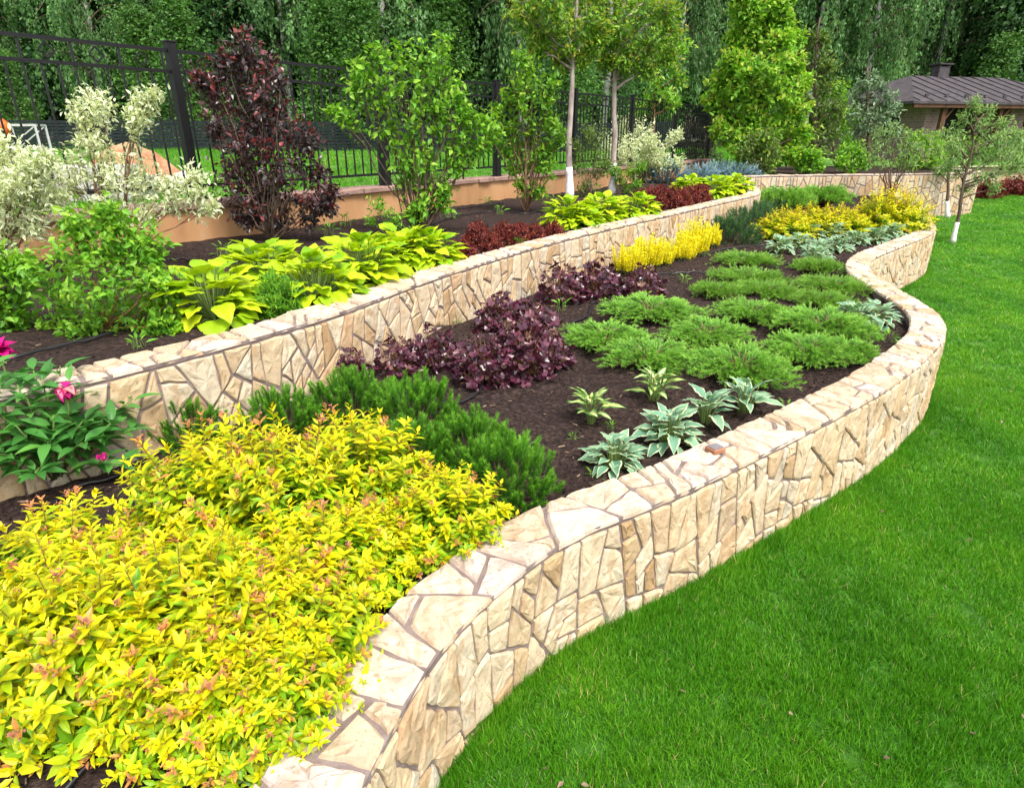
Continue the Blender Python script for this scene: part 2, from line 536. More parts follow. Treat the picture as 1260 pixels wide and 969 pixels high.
def grass_mat():
    m, t, out = new_mat("grass_blade")
    a = nd(t, "ShaderNodeAttribute", attribute_name="tint")
    r = ramp(t, [(0, (.040, .17, .006)), (.5, (.085, .30, .010)), (.86, (.16, .40, .018)), (.97, (.22, .40, .03)), (1, (.36, .36, .12))])
    t.links.new(a.outputs["Fac"], r.inputs[0])
    geo = t.nodes.new("ShaderNodeNewGeometry")
    n = nd(t, "ShaderNodeTexNoise", Scale=.8, Detail=7.0, Roughness=.65)
    t.links.new(geo.outputs["Position"], n.inputs["Vector"])
    r2 = ramp(t, [(.32, (.62, .74, .7)), (.5, (1, 1, 1)), (.68, (1.55, 1.2, 1.3))])
    t.links.new(n.outputs["Fac"], r2.inputs[0])
    col = mixc(t, r.outputs[0], r2.outputs[0], 1.0, 'MULTIPLY')
    mp = nd(t, "ShaderNodeMapping", Rotation=(0, 0, .62), Scale=(2.6, .22, 1))
    t.links.new(geo.outputs["Position"], mp.inputs[0])
    n2 = nd(t, "ShaderNodeTexNoise", Scale=1.0, Detail=2.0)
    t.links.new(mp.outputs[0], n2.inputs["Vector"])
    r3 = ramp(t, [(.35, (.86, .92, .9)), (.65, (1.22, 1.1, 1.1))])
    t.links.new(n2.outputs["Fac"], r3.inputs[0])
    col = mixc(t, col, r3.outputs[0], 1.0, 'MULTIPLY')
    b = nd(t, "ShaderNodeBsdfPrincipled", Roughness=.42)
    b.inputs["Specular IOR Level"].default_value = .3
    t.links.new(col, b.inputs["Base Color"])
    tl = t.nodes.new("ShaderNodeBsdfTranslucent")
    tc = mixc(t, col, (1.2, 1.3, .6), 1.0, 'MULTIPLY')
    t.links.new(tc, tl.inputs["Color"])
    mx = nd(t, "ShaderNodeMixShader")
    mx.inputs[0].default_value = .3
    t.links.new(b.outputs[0], mx.inputs[1])
    t.links.new(tl.outputs[0], mx.inputs[2])
    t.links.new(mx.outputs[0], out.inputs[0])
    return m


M['grass'] = grass_mat()


# ------------------------------------------------------------------ paths and stone walls
def spline(P, step=0.03):
    """Catmull-Rom through P, resampled evenly; returns points (n,2)"""
    P = np.asarray(P, float)
    Q = np.vstack([2 * P[0] - P[1], P, 2 * P[-1] - P[-2]])
    out = []
    for i in range(1, len(Q) - 2):
        t = np.linspace(0, 1, 40, endpoint=False)[:, None]
        a, b, c, d = Q[i - 1], Q[i], Q[i + 1], Q[i + 2]
        out.append(0.5 * (2 * b + (c - a) * t + (2 * a - 5 * b + 4 * c - d) * t ** 2 + (3 * b - a - 3 * c + d) * t ** 3))
    X = np.vstack(out + [P[-1:]])
    L = np.concatenate([[0], np.cumsum(np.linalg.norm(np.diff(X, axis=0), axis=1))])
    n = int(L[-1] / step) + 2
    s = np.linspace(0, L[-1], n)
    return np.stack([np.interp(s, L, X[:, k]) for k in (0, 1)], 1)


class Path:
    def __init__(self, P):
        self.X = spline(P)
        self.s = np.concatenate([[0], np.cumsum(np.linalg.norm(np.diff(self.X, axis=0), axis=1))])
        T = unit(np.gradient(self.X, axis=0))
        k = np.ones(9) / 9
        T = unit(np.stack([np.convolve(np.pad(T[:, i], 4, 'edge'), k, 'valid') for i in (0, 1)], 1))
        self.N = np.stack([T[:, 1], -T[:, 0]], 1)         # to the right of the walking direction = the face side
        self.L = self.s[-1]

    def at(self, s, off=0.0):
        p = np.stack([np.interp(s, self.s, self.X[:, k]) for k in (0, 1)], -1)
        n = np.stack([np.interp(s, self.s, self.N[:, k]) for k in (0, 1)], -1)
        return p + n * np.asarray(off)[..., None]


def split_poly(P, a, b):
    """cut a convex polygon by the line through a along b"""
    nrm = np.array([-b[1], b[0]])
    d = (P - a) @ nrm
    A, B = [], []
    n = len(P)
    for i in range(n):
        j = (i + 1) % n
        if d[i] >= 0:
            A.append(P[i])
        if d[i] <= 0:
            B.append(P[i])
        if d[i] * d[j] < 0:
            q = P[i] + (P[j] - P[i]) * d[i] / (d[i] - d[j])
            A.append(q)
            B.append(q)
    return np.array(A), np.array(B)


def area(P):
    x, y = P[:, 0], P[:, 1]
    return 0.5 * abs(np.dot(x, np.roll(y, -1)) - np.dot(y, np.roll(x, -1)))


def tessellate(L, h, target, squash, jit=0.34):
    st = []
    x = 0
    while x < L:                                          # columns of uneven length first
        x2 = min(L, x + 0.6 * (0.7 + 0.7 * rng.random()))
        if L - x2 < 0.25:
            x2 = L
        st.append(np.array([(x, 0), (x2, 0), (x2, h), (x, h)], float) * (1, squash))
        x = x2
    st0, st = st, []
    # slant the column joints
    sl = [0] + [(rng.random() - .5) * 0.28 for _ in st0[1:]] + [0]
    for k, P in enumerate(st0):
        P[0, 0] -= sl[k]
        P[3, 0] += sl[k]
        P[1, 0] -= sl[k + 1]
        P[2, 0] += sl[k + 1]
        st.append(P)
    out = []
    while st:
        P = st.pop()
        a = area(P) / squash
        if a < target * (0.45 + 1.3 * rng.random()) or len(P) < 3:
            if a > target * .04:
                out.append(P / (1, squash))
            continue
        c = P.mean(0)
        ev, evec = np.linalg.eigh(np.cov((P - c).T))
        best = None
        for _ in range(7):                                # keep the cut that leaves the blockiest pair
            d = evec[:, 0]
            ang = (rng.random() - .5) * 2 * jit
            d = np.array([d[0] * math.cos(ang) - d[1] * math.sin(ang), d[0] * math.sin(ang) + d[1] * math.cos(ang)])
            a0 = c + evec[:, 1] * (rng.random() - .5) * 0.7 * math.sqrt(ev[1])
            A, B = split_poly(P, a0, d)
            if len(A) < 3 or len(B) < 3:
                continue
            sc = min(area(q) / max(np.linalg.norm(q - np.roll(q, 1, 0), axis=1).sum(), 1e-6) ** 2 for q in (A, B))
            sc -= .012 * ((len(A) == 3) + (len(B) == 3)) - .010 * rng.random()
            if best is None or sc > best[0]:
                best = (sc, A, B)
        if best is None:
            out.append(P / (1, squash))
            continue
        A, B = best[1:]
        st += [A, B]
    return out


def stone_piece(g, P, fmap, gap, depth, seg=0.035, rough=0.006, base=-0.015):
    c = P.mean(0)
    per = []
    n = len(P)
    for i in range(n):
        a, b = P[i], P[(i + 1) % n]
        l = np.linalg.norm(b - a)
        k = max(1, int(l / seg))
        for q in range(k):
            t = q / k
            p = a + (b - a) * t
            if q == 0:                                    # knock the corner off
                p = p + (c - p) * min(.25, 0.006 / max(np.linalg.norm(c - p), 1e-3))
            per.append(p)
    R = np.array(per)
    R = R + gauss(len(R), 2) * 0.0016
    d = np.linalg.norm(R - c, axis=1, keepdims=True)
    if d.min() < gap * 2:
        return
    shrink = lambda m: c + (R - c) * np.maximum(0.25, 1 - m / d)
    k = len(R)
    tilt = gauss(2) * 0.022
    dz = lambda Q: (Q - c) @ tilt
    r0, r1, r2 = shrink(gap), shrink(gap + .003), shrink(gap + 0.012)
    r3 = c + (R - c) * (0.52 + .08 * gauss(k, 1))
    n0 = np.full(k, base)
    n1 = depth * 0.55 + dz(r1)
    n2 = depth + dz(r2) + gauss(k) * rough * .45
    n3 = depth + dz(r3) + gauss(k) * rough + abs(gauss()) * rough * .8
    st = np.concatenate([r0, r1, r2, r3, [c]])
    nn = np.concatenate([n0, n1, n2, n3, [depth + rough * gauss()]])
    V = fmap(st[:, 0], st[:, 1], nn)
    i = np.arange(k)
    j = (i + 1) % k
    Q = np.concatenate([np.stack([a * k + i, a * k + j, (a + 1) * k + j, (a + 1) * k + i], 1) for a in range(3)])
    T = np.stack([3 * k + i, 3 * k + j, np.full(k, 4 * k)], 1)
    tn = rng.random()
    g.add(V, [Q, T], tn, 1.0 if rng.random() < .45 else .15)


def stone_wall(name, label, path, ztop, zfoot, width, group, s0=0.0, s1=None, target=0.025, seg=0.035, ctarget=0.030, gapf=.0030, gapc=.0038):
    root = thing(name, label, "wall", (*path.at((s0 + (s1 or path.L)) / 2), zfoot), group=group)
    bx, by, bz = root.location
    s1 = s1 or path.L
    th = 0.024
    zt = ztop - th

    def fm(s, t, n):                                      # the face
        p = path.at(s0 + s, n)
        return np.stack([p[:, 0] - bx, p[:, 1] - by, t + zfoot - bz], 1)

    def cm(s, t, n):                                      # the coping
        p = path.at(s0 + s, 0.011 - t)
        return np.stack([p[:, 0] - bx, p[:, 1] - by, zt + n - bz], 1)

    g = Geo()
    for P in tessellate(s1 - s0, zt - zfoot - .009, target, 0.62):
        stone_piece(g, P, fm, gapf, 0.010, seg, .0022)
    g.build("stone_facing", M['stone'], root)
    g = Geo()
    for P in tessellate(s1 - s0, width, ctarget, 1.0, .38):
        stone_piece(g, P, cm, gapc, th, seg, .003, .001)
    g.build("coping", M['cope'], root)
    g = Geo()
    n = int((s1 - s0) / 0.06) + 2
    s = np.linspace(s0, s1, n)
    sec = [(0.0, zfoot - .05), (0.0, zt - .006), (0.004, zt - .004), (0.004, zt + .013), (-width + .03, zt + .013), (-width + .03, zfoot - .05)]
    V = np.stack([np.concatenate([path.at(s, np.full(n, o)), np.full((n, 1), z)], 1) for o, z in sec], 1) - np.array([bx, by, bz])
    m = len(sec)
    i, j = np.meshgrid(np.arange(n - 1), np.arange(m), indexing='ij')
    i, j = i.ravel(), j.ravel()
    jn = (j + 1) % m
    g.add(V.reshape(-1, 3), [np.stack([i * m + j, (i + 1) * m + j, (i + 1) * m + jn, i * m + jn], 1), np.arange(m), (n - 1) * m + np.arange(m)[::-1]])
    g.build("mortar_bed", M['mortar'], root)
    return root


FRONT = Path([(-.62, -.9), (-.56, -.2), (-.46, .45), (-.34, .98), (-.2, 1.4), (.03, 1.74), (.27, 1.97), (.74, 2.28), (1.45, 2.82), (2.14, 3.38), (2.73, 3.95),
              (3.2, 4.5), (3.49, 5.1), (3.63, 5.85), (3.8, 6.68), (4.25, 7.5), (5.11, 8.42), (6.31, 9.69), (7.0, 10.85), (7.55, 12.0), (8.25, 13.4), (9.0, 15.0), (9.75, 16.7)])
UPPER = Path([(-3.6, .9), (-2.85, 1.75), (-2.2, 2.36), (-1.77, 2.72), (-1.1, 3.68), (-.5, 4.93), (.58, 6.72), (2.56, 9.40), (3.75, 11.0), (4.35, 11.8), (4.72, 12.6), (5.0, 13.6), (5.4, 15.0), (5.75, 16.1)])
BACK = Path([(5.35, 15.9), (6.6, 16.35), (7.6, 16.5), (9.2, 16.75), (10.6, 17.05), (11.9, 17.5), (12.65, 18.1), (12.95, 19.0), (12.9, 20.2), (12.5, 21.5)])
SIDE = Path([(14.6, 23.6), (17.3, 24.5), (20.5, 25.2), (26, 26)])
ZF, ZU, ZB = 0.555, 0.905, 0.97
ZS1, ZS2 = 0.47, 0.84                                     # soil of the lower and of the upper bed


def zlawn(x, y):
    y = np.asarray(y, float)
    return 0.075 - 0.2 / (1 + np.exp(-(y - 3.2) * 1.1)) + 0.012 * vnoise(x, y, .5)


G_W = "stone retaining walls"
stone_wall("retaining_wall", "long snaking sandstone wall between the lawn and the lower flower bed", FRONT, ZF, -0.2, 0.25, G_W, s0=.3)
stone_wall("retaining_wall", "sandstone wall holding up the left terrace behind the purple and yellow plants", UPPER, ZU, 0.38, 0.24, G_W, seg=.045, gapf=.0038, gapc=.0048)
stone_wall("retaining_wall", "straight sandstone wall below the shrubs at the far end of the beds", BACK, ZB, -0.2, 0.28, G_W, target=.05, seg=.09, ctarget=.09, gapf=.009, gapc=.008)
stone_wall("retaining_wall", "small distant sandstone wall at the right edge behind the willow-like tree", SIDE, .82, -0.2, 0.3, G_W, target=.09, seg=.2, ctarget=.15)


def strip(A, B, n, m, zf, name, mat):
    """sheet between two paths"""
    sa = np.linspace(0, 1, n)
    a = A.at(sa * A.L, np.full(n, -.12)) if isinstance(A, Path) else A
    b = B.at(sa * B.L, np.full(n, -.12)) if isinstance(B, Path) else B
    t = np.linspace(0, 1, m)[None, :, None]
    X = a[:, None] * (1 - t) + b[:, None] * t
    z = zf(X[..., 0], X[..., 1])
    V = np.concatenate([X, z[..., None]], -1).reshape(-1, 3)
    i, j = np.meshgrid(np.arange(n - 1), np.arange(m - 1), indexing='ij')
    i, j = i.ravel(), j.ravel()
    g = Geo().add(V, np.stack([i * m + j, i * m + j + 1, (i + 1) * m + j + 1, (i + 1) * m + j], 1))
    return kind(g.build(name, mat, smooth=True), "structure")


bump1 = lambda x, y: 0.05 * vnoise(x, y, 1.7) + 0.035 * vnoise(x, y, 6) + .022 * vnoise(x, y, 17) + .014 * vnoise(x, y, 45)
ub = UPPER.at(np.linspace(0, UPPER.L, 420), np.full(420, .04))
strip(FRONT, ub, 420, 130, lambda x, y: ZS1 + bump1(x, y), "lower_bed_soil", M['soil'])

# fence line
FP = np.array([-2.45, 8.44]) + np.outer([-9.4, -6.75, -4.25, -1.62, 1.15, 3.76, 6.3, 8.85, 11.4, 14.0], [.583, .8125])
FENCE = Path(FP)
fl = FENCE.at(np.linspace(0, FENCE.L, 300), np.full(300, 0.1))
up_in = UPPER.at(np.linspace(0, UPPER.L, 300), np.full(300, -.12))
strip(up_in, fl, 300, 60, lambda x, y: ZS2 + .7 * bump1(x, y), "upper_bed_soil", M['soil'])


def sheet(name, mat, x0, x1, y0, y1, nx, ny, zf):
    x, y = np.meshgrid(np.linspace(x0, x1, nx), np.linspace(y0, y1, ny), indexing='ij')
    V = np.stack([x, y, zf(x, y)], -1).reshape(-1, 3)
    i, j = np.meshgrid(np.arange(nx - 1), np.arange(ny - 1), indexing='ij')
    i, j = i.ravel(), j.ravel()
    g = Geo().add(V, np.stack([i * ny + j, (i + 1) * ny + j, (i + 1) * ny + j + 1, i * ny + j + 1], 1))
    return kind(g.build(name, mat, smooth=True), "structure")


sheet("ground", M['ground'], -300, 300, -60, 400, 4, 4, lambda x, y: -0.45 + 0 * x)
sheet("lawn", M['lawn'], -1.2, 30, -2, 27.5, 200, 200, zlawn)


def poly_sheet(name, mat, pts, z):
    g = Geo().add(np.array([(*p, zz) for p, zz in zip(pts, np.broadcast_to(z, (len(pts),)))]), np.arange(len(pts)))
    return kind(g.build(name, mat), "structure")


# terrace behind the far wall, and the field beyond the fence
bk = BACK.at(np.linspace(0, BACK.L, 30), np.full(30, -.12))
poly_sheet("terrace_soil", M['soil'], list(bk[::-1]) + [(5.0, 15.6), (5.9, 20.1), (9, 22.5), (12.6, 23.0)], 0.9)
poly_sheet("terrace_grass", M['field'], [(9.0, 22.4), (14.4, 23.7), (26, 26.2), (90, 30), (90, 60), (4, 60), (5.9, 20.3)], [.87, .80, .80, .85, 1.3, 1.3, .82])
zfield = lambda x, y: 0.75 + np.clip((y + .3 * np.abs(x) - 10) / 40, 0, 1.2) * .75 + .1 * vnoise(x, y, .12)
n_ = 60
fa = FENCE.at(np.linspace(0, FENCE.L, n_), np.full(n_, -.12))
fb = np.stack([np.linspace(-90, 9, n_), np.linspace(20, 70, n_)], 1)
strip(fa, fb, n_, 60, zfield, "field", M['field'])

# ------------------------------------------------------------------ garden fence on its plastered base
ZC, ZT = 1.23, 2.63
base = thing("plastered_wall", "low ochre plastered wall with a brown stone cap under the black fence", "wall", (-1.5, 7.6, ZS2))
g = Geo()
gc = Geo()
O = np.array([-1.5, 7.6, ZS2])
for g_, sec in ((g, [(.13, ZS2 - .3), (.13, ZC - .055), (-.17, ZC - .055), (-.17, ZS2 - .3)]),):
    s = np.linspace(0, FENCE.L, 120)
    V = np.stack([np.concatenate([FENCE.at(s, np.full(120, o)), np.full((120, 1), z)], 1) for o, z in sec], 1) - O
    i, j = [a.ravel() for a in np.meshgrid(np.arange(119), np.arange(4), indexing='ij')]
    g_.add(V.reshape(-1, 3), np.stack([i * 4 + j, (i + 1) * 4 + j, (i + 1) * 4 + (j + 1) % 4, i * 4 + (j + 1) % 4], 1))
g.build("plaster_body", M['plaster'], base)
s = 0.0
while s < FENCE.L - .05:                                  # uneven cap slabs
    s2 = min(FENCE.L, s + .32 + .3 * rng.random())
    q = np.array([s + .004, (s + s2) / 2, s2 - .004])
    of, ob, zt = .175 + .012 * gauss(3), -.2 - .01 * gauss(3), ZC + .006 * gauss(3)
    V = []
    for k in range(3):
        a, b = FENCE.at(q[k], of[k]), FENCE.at(q[k], ob[k])
        V += [(*a, ZC - .056), (*a, zt[k] - .008), (*(a + (b - a) * .03), zt[k]), (*b, zt[k]), (*b, ZC - .056)]
    Q = [(k * 5 + j, (k + 1) * 5 + j, (k + 1) * 5 + (j + 1) % 5, k * 5 + (j + 1) % 5) for k in range(2) for j in range(5)]
    gc.add(np.array(V) - O, [np.array(Q), np.arange(5), np.array([14, 13, 12, 11, 10])])
    s = s2
gc.build("stone_cap", M['cap'], base)

fence = thing("iron_fence", "black wrought iron fence with a row of small diamonds along its top", "fence", (-1.5, 7.6, ZC))
O = np.array([-1.5, 7.6, ZC])
for k, p in enumerate(FP):
    g = Geo()
    d = unit(FP[min(k + 1, len(FP) - 1)] - FP[max(k - 1, 0)])
    rz = math.atan2(d[1], d[0])
    zt = ZT + (.11 if k <= 3 else .07)
    box(g, np.array([*p, (ZC + zt) / 2]) - O, (.09, .09, zt - ZC), rz, bev=.004)
    box(g, np.array([*p, zt + .006]) - O, (.105, .105, .016), rz, bev=.003)
    box(g, np.array([*p, ZC + .006]) - O, (.13, .13, .012), rz)
    g.build("post", M['iron'], fence)
for k in range(len(FP) - 1):
    a, b = FP[k], FP[k + 1]
    L = np.linalg.norm(b - a)
    d = (b - a) / L
    g = Geo()
    h0, h1 = .09 * (1 - k / 8), .09 * (1 - (k + 1) / 8)
    P = lambda s, z: np.array([*(a + d * s), z + (h0 + (h1 - h0) * s / L) * (z - ZC) / (ZT - ZC)]) - O
    z0, z1, z2 = ZC + .15, ZT - .2, ZT - .02
    bar(g, P(.04, z2), P(L - .04, z2), .032)
    bar(g, P(.04, z1), P(.1, z1), .028)
    bar(g, P(L - .1, z1), P(L - .04, z1), .028)
    bar(g, P(.1, z1), P(L - .1, z1), .03)
    bar(g, P(.1, z0), P(L - .1, z0), .03)
    nb = 18
    for q in range(nb + 1):
        s_ = .1 + (L - .2) * q / nb
        bar(g, P(s_, z0), P(s_, z1), .017)
    for q in range(7):
        s_ = .1 + (L - .2) * (q + .0) / 6
        bar(g, P(s_, z1), P(s_, z2), .02)
        if q % 2 == 0:
            bar(g, P(s_, ZC - .01), P(s_, z0), .022)
    g.build("panel", M['iron'], fence)
    pan = bpy.data.objects["panel" if k == 0 else "panel.%03d" % k]
    zm, r = (z1 + z2) / 2, .062
    for q in range(6):
        g = Geo()
        s_ = .1 + (L - .2) * (q + .5) / 6
        for e, f in (((-r, 0), (0, r)), ((0, r), (r, 0)), ((r, 0), (0, -r)), ((0, -r), (-r, 0))):
            bar(g, P(s_ + e[0], zm + e[1]), P(s_ + f[0], zm + f[1]), .013)
        g.build("diamond_ornament", M['iron'], pan)

# ------------------------------------------------------------------ hut
M['roof'] = surf_mat("shingle_roof", [(.3, (.045, .038, .042)), (.7, (.085, .072, .078))], scale=4, bump=.4, bscale=30)
M['wood'] = surf_mat("brown_wood", [(.3, (.055, .024, .012)), (.7, (.11, .05, .026))], scale=6, bump=.2, bscale=50, stretch=(1, 1, .2))
M['dark'] = surf_mat("dark_interior", [(0, (.010, .009, .010)), (1, (.02, .018, .018))], bump=0)
M['glass'] = surf_mat("window_glass", [(0, (.02, .025, .03)), (1, (.04, .05, .06))], rough=.08, bump=0, spec=.6)


def brick_mat():
    m, t, out = new_mat("brown_brick")
    tc = t.nodes.new("ShaderNodeTexCoord")
    sp = t.nodes.new("ShaderNodeSeparateXYZ")
    t.links.new(tc.outputs["Object"], sp.inputs[0])
    ad = nd(t, "ShaderNodeMath", operation='ADD')
    t.links.new(sp.outputs[0], ad.inputs[0])
    t.links.new(sp.outputs[1], ad.inputs[1])
    mp = t.nodes.new("ShaderNodeCombineXYZ")
    t.links.new(ad.outputs[0], mp.inputs[0])
    t.links.new(sp.outputs[2], mp.inputs[1])
    br = nd(t, "ShaderNodeTexBrick", Scale=2.6)
    br.inputs["Color1"].default_value = (.21, .11, .105, 1)
    br.inputs["Color2"].default_value = (.30, .185, .18, 1)
    br.inputs["Mortar"].default_value = (.29, .24, .235, 1)
    br.inputs["Mortar Size"].default_value = .03
    t.links.new(mp.outputs[0], br.inputs["Vector"])
    b = nd(t, "ShaderNodeBsdfPrincipled", Roughness=.85)
    t.links.new(br.outputs[0], b.inputs["Base Color"])
    t.links.new(b.outputs[0], out.inputs[0])
    return m


M['brick'] = brick_mat()
K = far(1163, 125, 27.0)
hut = thing("brick_house", "low brown brick garden house with a dark hipped roof behind the far shrubs", "house", (K[0], K[1], .85), math.radians(14))
ze = K[2] - .85
g = Geo()
W_, D_ = 9.0, 5.5                                         # along local x (right), local y (away)
box(g, (-.0 + 1.0 * .5 - .2, D_ / 2 + .55, ze / 2), (1.0, D_, ze))
box(g, (W_ / 2 + 2.0, D_ / 2 + .55, ze / 2), (W_ - 4.0, D_, ze))
box(g, (1.9, D_ / 2 + 1.5, ze / 2), (2.2, D_ - 1.9, ze))
g.build("brick_wall", M['brick'], hut)
g = Geo()
ov = .7
zr = ze + 1.15
V = [(-1.6, -.15, ze), (W_, -.15, ze), (W_, D_ + 1, ze), (-1.6, D_ + 1, ze), (1.15, D_ / 2 + .4, zr), (W_ - 3, D_ / 2 + .4, zr)]
V += [(x, y, z - .09) for x, y, z in V[:4]]
g.add(np.array(V), [np.array([(0, 1, 5, 4), (2, 3, 4, 5)]), np.array([(1, 2, 5), (3, 0, 4)]), np.array([(0, 6, 7, 1), (1, 7, 8, 2), (2, 8, 9, 3), (3, 9, 6, 0), (9, 8, 7, 6)])])
for q in range(17):                                       # standing seams
    x0 = -1.3 + q * .62
    f_ = min((x0 + 1.6) / 2.75, (W_ - x0) / 3.0, 1.0)
    if f_ > .05:
        bar(g, (x0, -.13, ze + .02), (x0, -.15 + (D_ / 2 + .55) * f_, ze + .02 + 1.15 * f_), .035)
for q in range(9):                                        # snow guards
    box(g, (-.6 + q * .95, .32, ze + .23), (.16, .06, .1))
rf = g.build("roof", M['roof'], hut)
g = Geo()
box(g, (2.6, D_ / 2 + .4, zr + .12), (.55, .45, .5))
box(g, (2.6, D_ / 2 + .4, zr + .46), (.7, .6, .05))
for sx in (-.22, .22):
    box(g, (2.6 + sx, D_ / 2 + .4, zr + .40), (.06, .4, .1))
g.build("chimney", M['roof'], rf)
g = Geo()
box(g, (W_ / 2 - .8, -.05, ze - .15), (W_ + 1.4, .12, .14))
g.build("eaves_beam", M['wood'], hut)
for x in (.12, 2.9, 4.4):
    g = Geo()
    box(g, (x, .1, ze / 2 - .1), (.15, .15, ze - .2))
    bar(g, (x, .1, ze - .75), (x + .45, .1, ze - .22), .09)
    g.build("porch_post", M['wood'], hut)
g = Geo()
box(g, (-.22, 2.2, ze - .9), (.05, .8, .8))
wn = g.build("window", M['wood'], hut)
Geo().add(np.array([(-.25, 1.86, ze - 1.24), (-.25, 2.54, ze - 1.24), (-.25, 2.54, ze - .56), (-.25, 1.86, ze - .56)]), np.array([(3, 2, 1, 0)])).build("pane", M['glass'], wn)
g = Geo()
box(g, (2.2, 1.53, 1.0), (.95, .05, 2.0))
g.build("door", M['dark'], hut)


# ------------------------------------------------------------------ plants
LA = leaf_t(3, 2, lance, .35, .18, .38)
OV = leaf_t(3, 2, ovate, .3, .2, .62)
HO = leaf_t(7, 6, ovate, .25, .42, .66, ribs=.45, wave=.25)
HL = leaf_t(6, 4, heart, .2, .4, .80, ribs=.5, wave=.2)


def lobed():
    V, E = [(0, .12, -.03)], [0]
    n = 14
    for i in range(n):
        a = -math.pi / 2 + .35 + (2 * math.pi - .7) * i / (n - 1)
        r = .46 if i % 2 else .36
        if i in (0, n - 1):
            r = .3
        V.append((r * math.cos(a) * 1.05, .45 + r * math.sin(a), .05 * math.sin(i * 2.1) + (.06 if i % 2 else -.02)))
        E.append(1)
    V[0] = (0, .36, -.05)
    return np.array(V), np.array([(0, i + 1, i + 2) for i in range(n - 1)]), np.array(E, float)


LO = lobed()
NEEDLE = (np.array([(-.5, 0, 0), (.5, 0, 0), (0, 1, 0)]), np.array([(0, 1, 2)]), np.array([0, 0, 1.]))
UPV = np.array([0, 0, 1.0])


def dome_dirs(n, el_min=8, jitter=.12):
    """even directions over the upper half"""
    k = (np.arange(n) + .5) / n
    z = np.sin(np.radians(el_min)) + (1 - np.sin(np.radians(el_min))) * k
    r = np.sqrt(1 - z * z)
    a = fib(n, rng.random() * 6)
    return unit(np.stack([r * np.cos(a), r * np.sin(a), z], 1) + jitter * gauss(n, 3))


def make_spirea(n=150, r=.30, h=.43, leaf=.047, per=24, redf=.30, tadd=0.0):
    d = dome_dirs(n, 5, .10)
    ln = .78 + .42 * rnd(n)
    tip = d * np.array([r, r, h]) * ln[:, None]
    tip[:, 2] = np.maximum(tip[:, 2], .05)
    bs = np.stack([tip[:, 0] * .35, tip[:, 1] * .35, np.zeros(n)], 1)
    t = np.linspace(.42, 1, per)[None, :] + .012 * gauss(n, per)
    bow = (tip - bs)
    P = bs[:, None] + bow[:, None] * t[..., None]
    P[..., 2] += (.05 * np.sin(np.pi * np.clip(t, 0, 1)))
    sd_ = unit(bow * np.array([.8, .8, 1]))[:, None]
    az = fib(per)[None, :] + 6.3 * rnd(n)[:, None]
    ra = np.stack([np.cos(az), np.sin(az), 0 * az], -1)
    ra = ra - sd_ * (ra * sd_).sum(-1, keepdims=True)
    last = np.clip((t - .80) / .2, 0, 1)[..., None]
    D = unit(ra) * (1.0 - .35 * last) + sd_ * (.35 + .55 * last) + .18 * gauss(n, per, 3)
    Nn = sd_ * 1.0 + UPV * .7 + .25 * gauss(n, per, 3)
    size = leaf * (.55 + .8 * rnd(n, per)) * (1.0 - .45 * last[..., 0])
    red = (rnd(n) < redf)[:, None]
    tint = .14 + tadd + .42 * np.clip((t - .45) / .55, 0, 1) + .16 * gauss(n, per) * .6 + .10 * (tip[:, 2:3] / h - .5)
    tint = np.where((last[..., 0] > .55) & red, .86 + .14 * rnd(n, per), np.minimum(tint, .8))
    g = inst(Geo(), LA, P.reshape(-1, 3), D.reshape(-1, 3), Nn.reshape(-1, 3), size.ravel(), 1.05, np.clip(tint.ravel(), 0, 1))
    gs, gb = Geo(), Geo()
    for i in range(0, n, 2):
        tube(gs, np.array([bs[i], (bs[i] + tip[i]) / 2 + (0, 0, .05), tip[i] * .98]), [.0028, .002, .001], 4)
    for i in np.where(red[:, 0])[0]:  # clusters of unopened flower buds on the reddish shoot tips
        m = 9
        q = tip[i] + gauss(m, 3) * .007 + (0, 0, .006)
        inst(gb, RH, q, gauss(m, 3) + UPV, gauss(m, 3), .009, 1.0, rnd(m))
    return [("foliage", g.mesh("spirea_foliage", M['spirea'])), ("stems", gs.mesh("spirea_stems", M['redstem'])), ("flower_buds", gb.mesh("spirea_buds", M['bud']))]


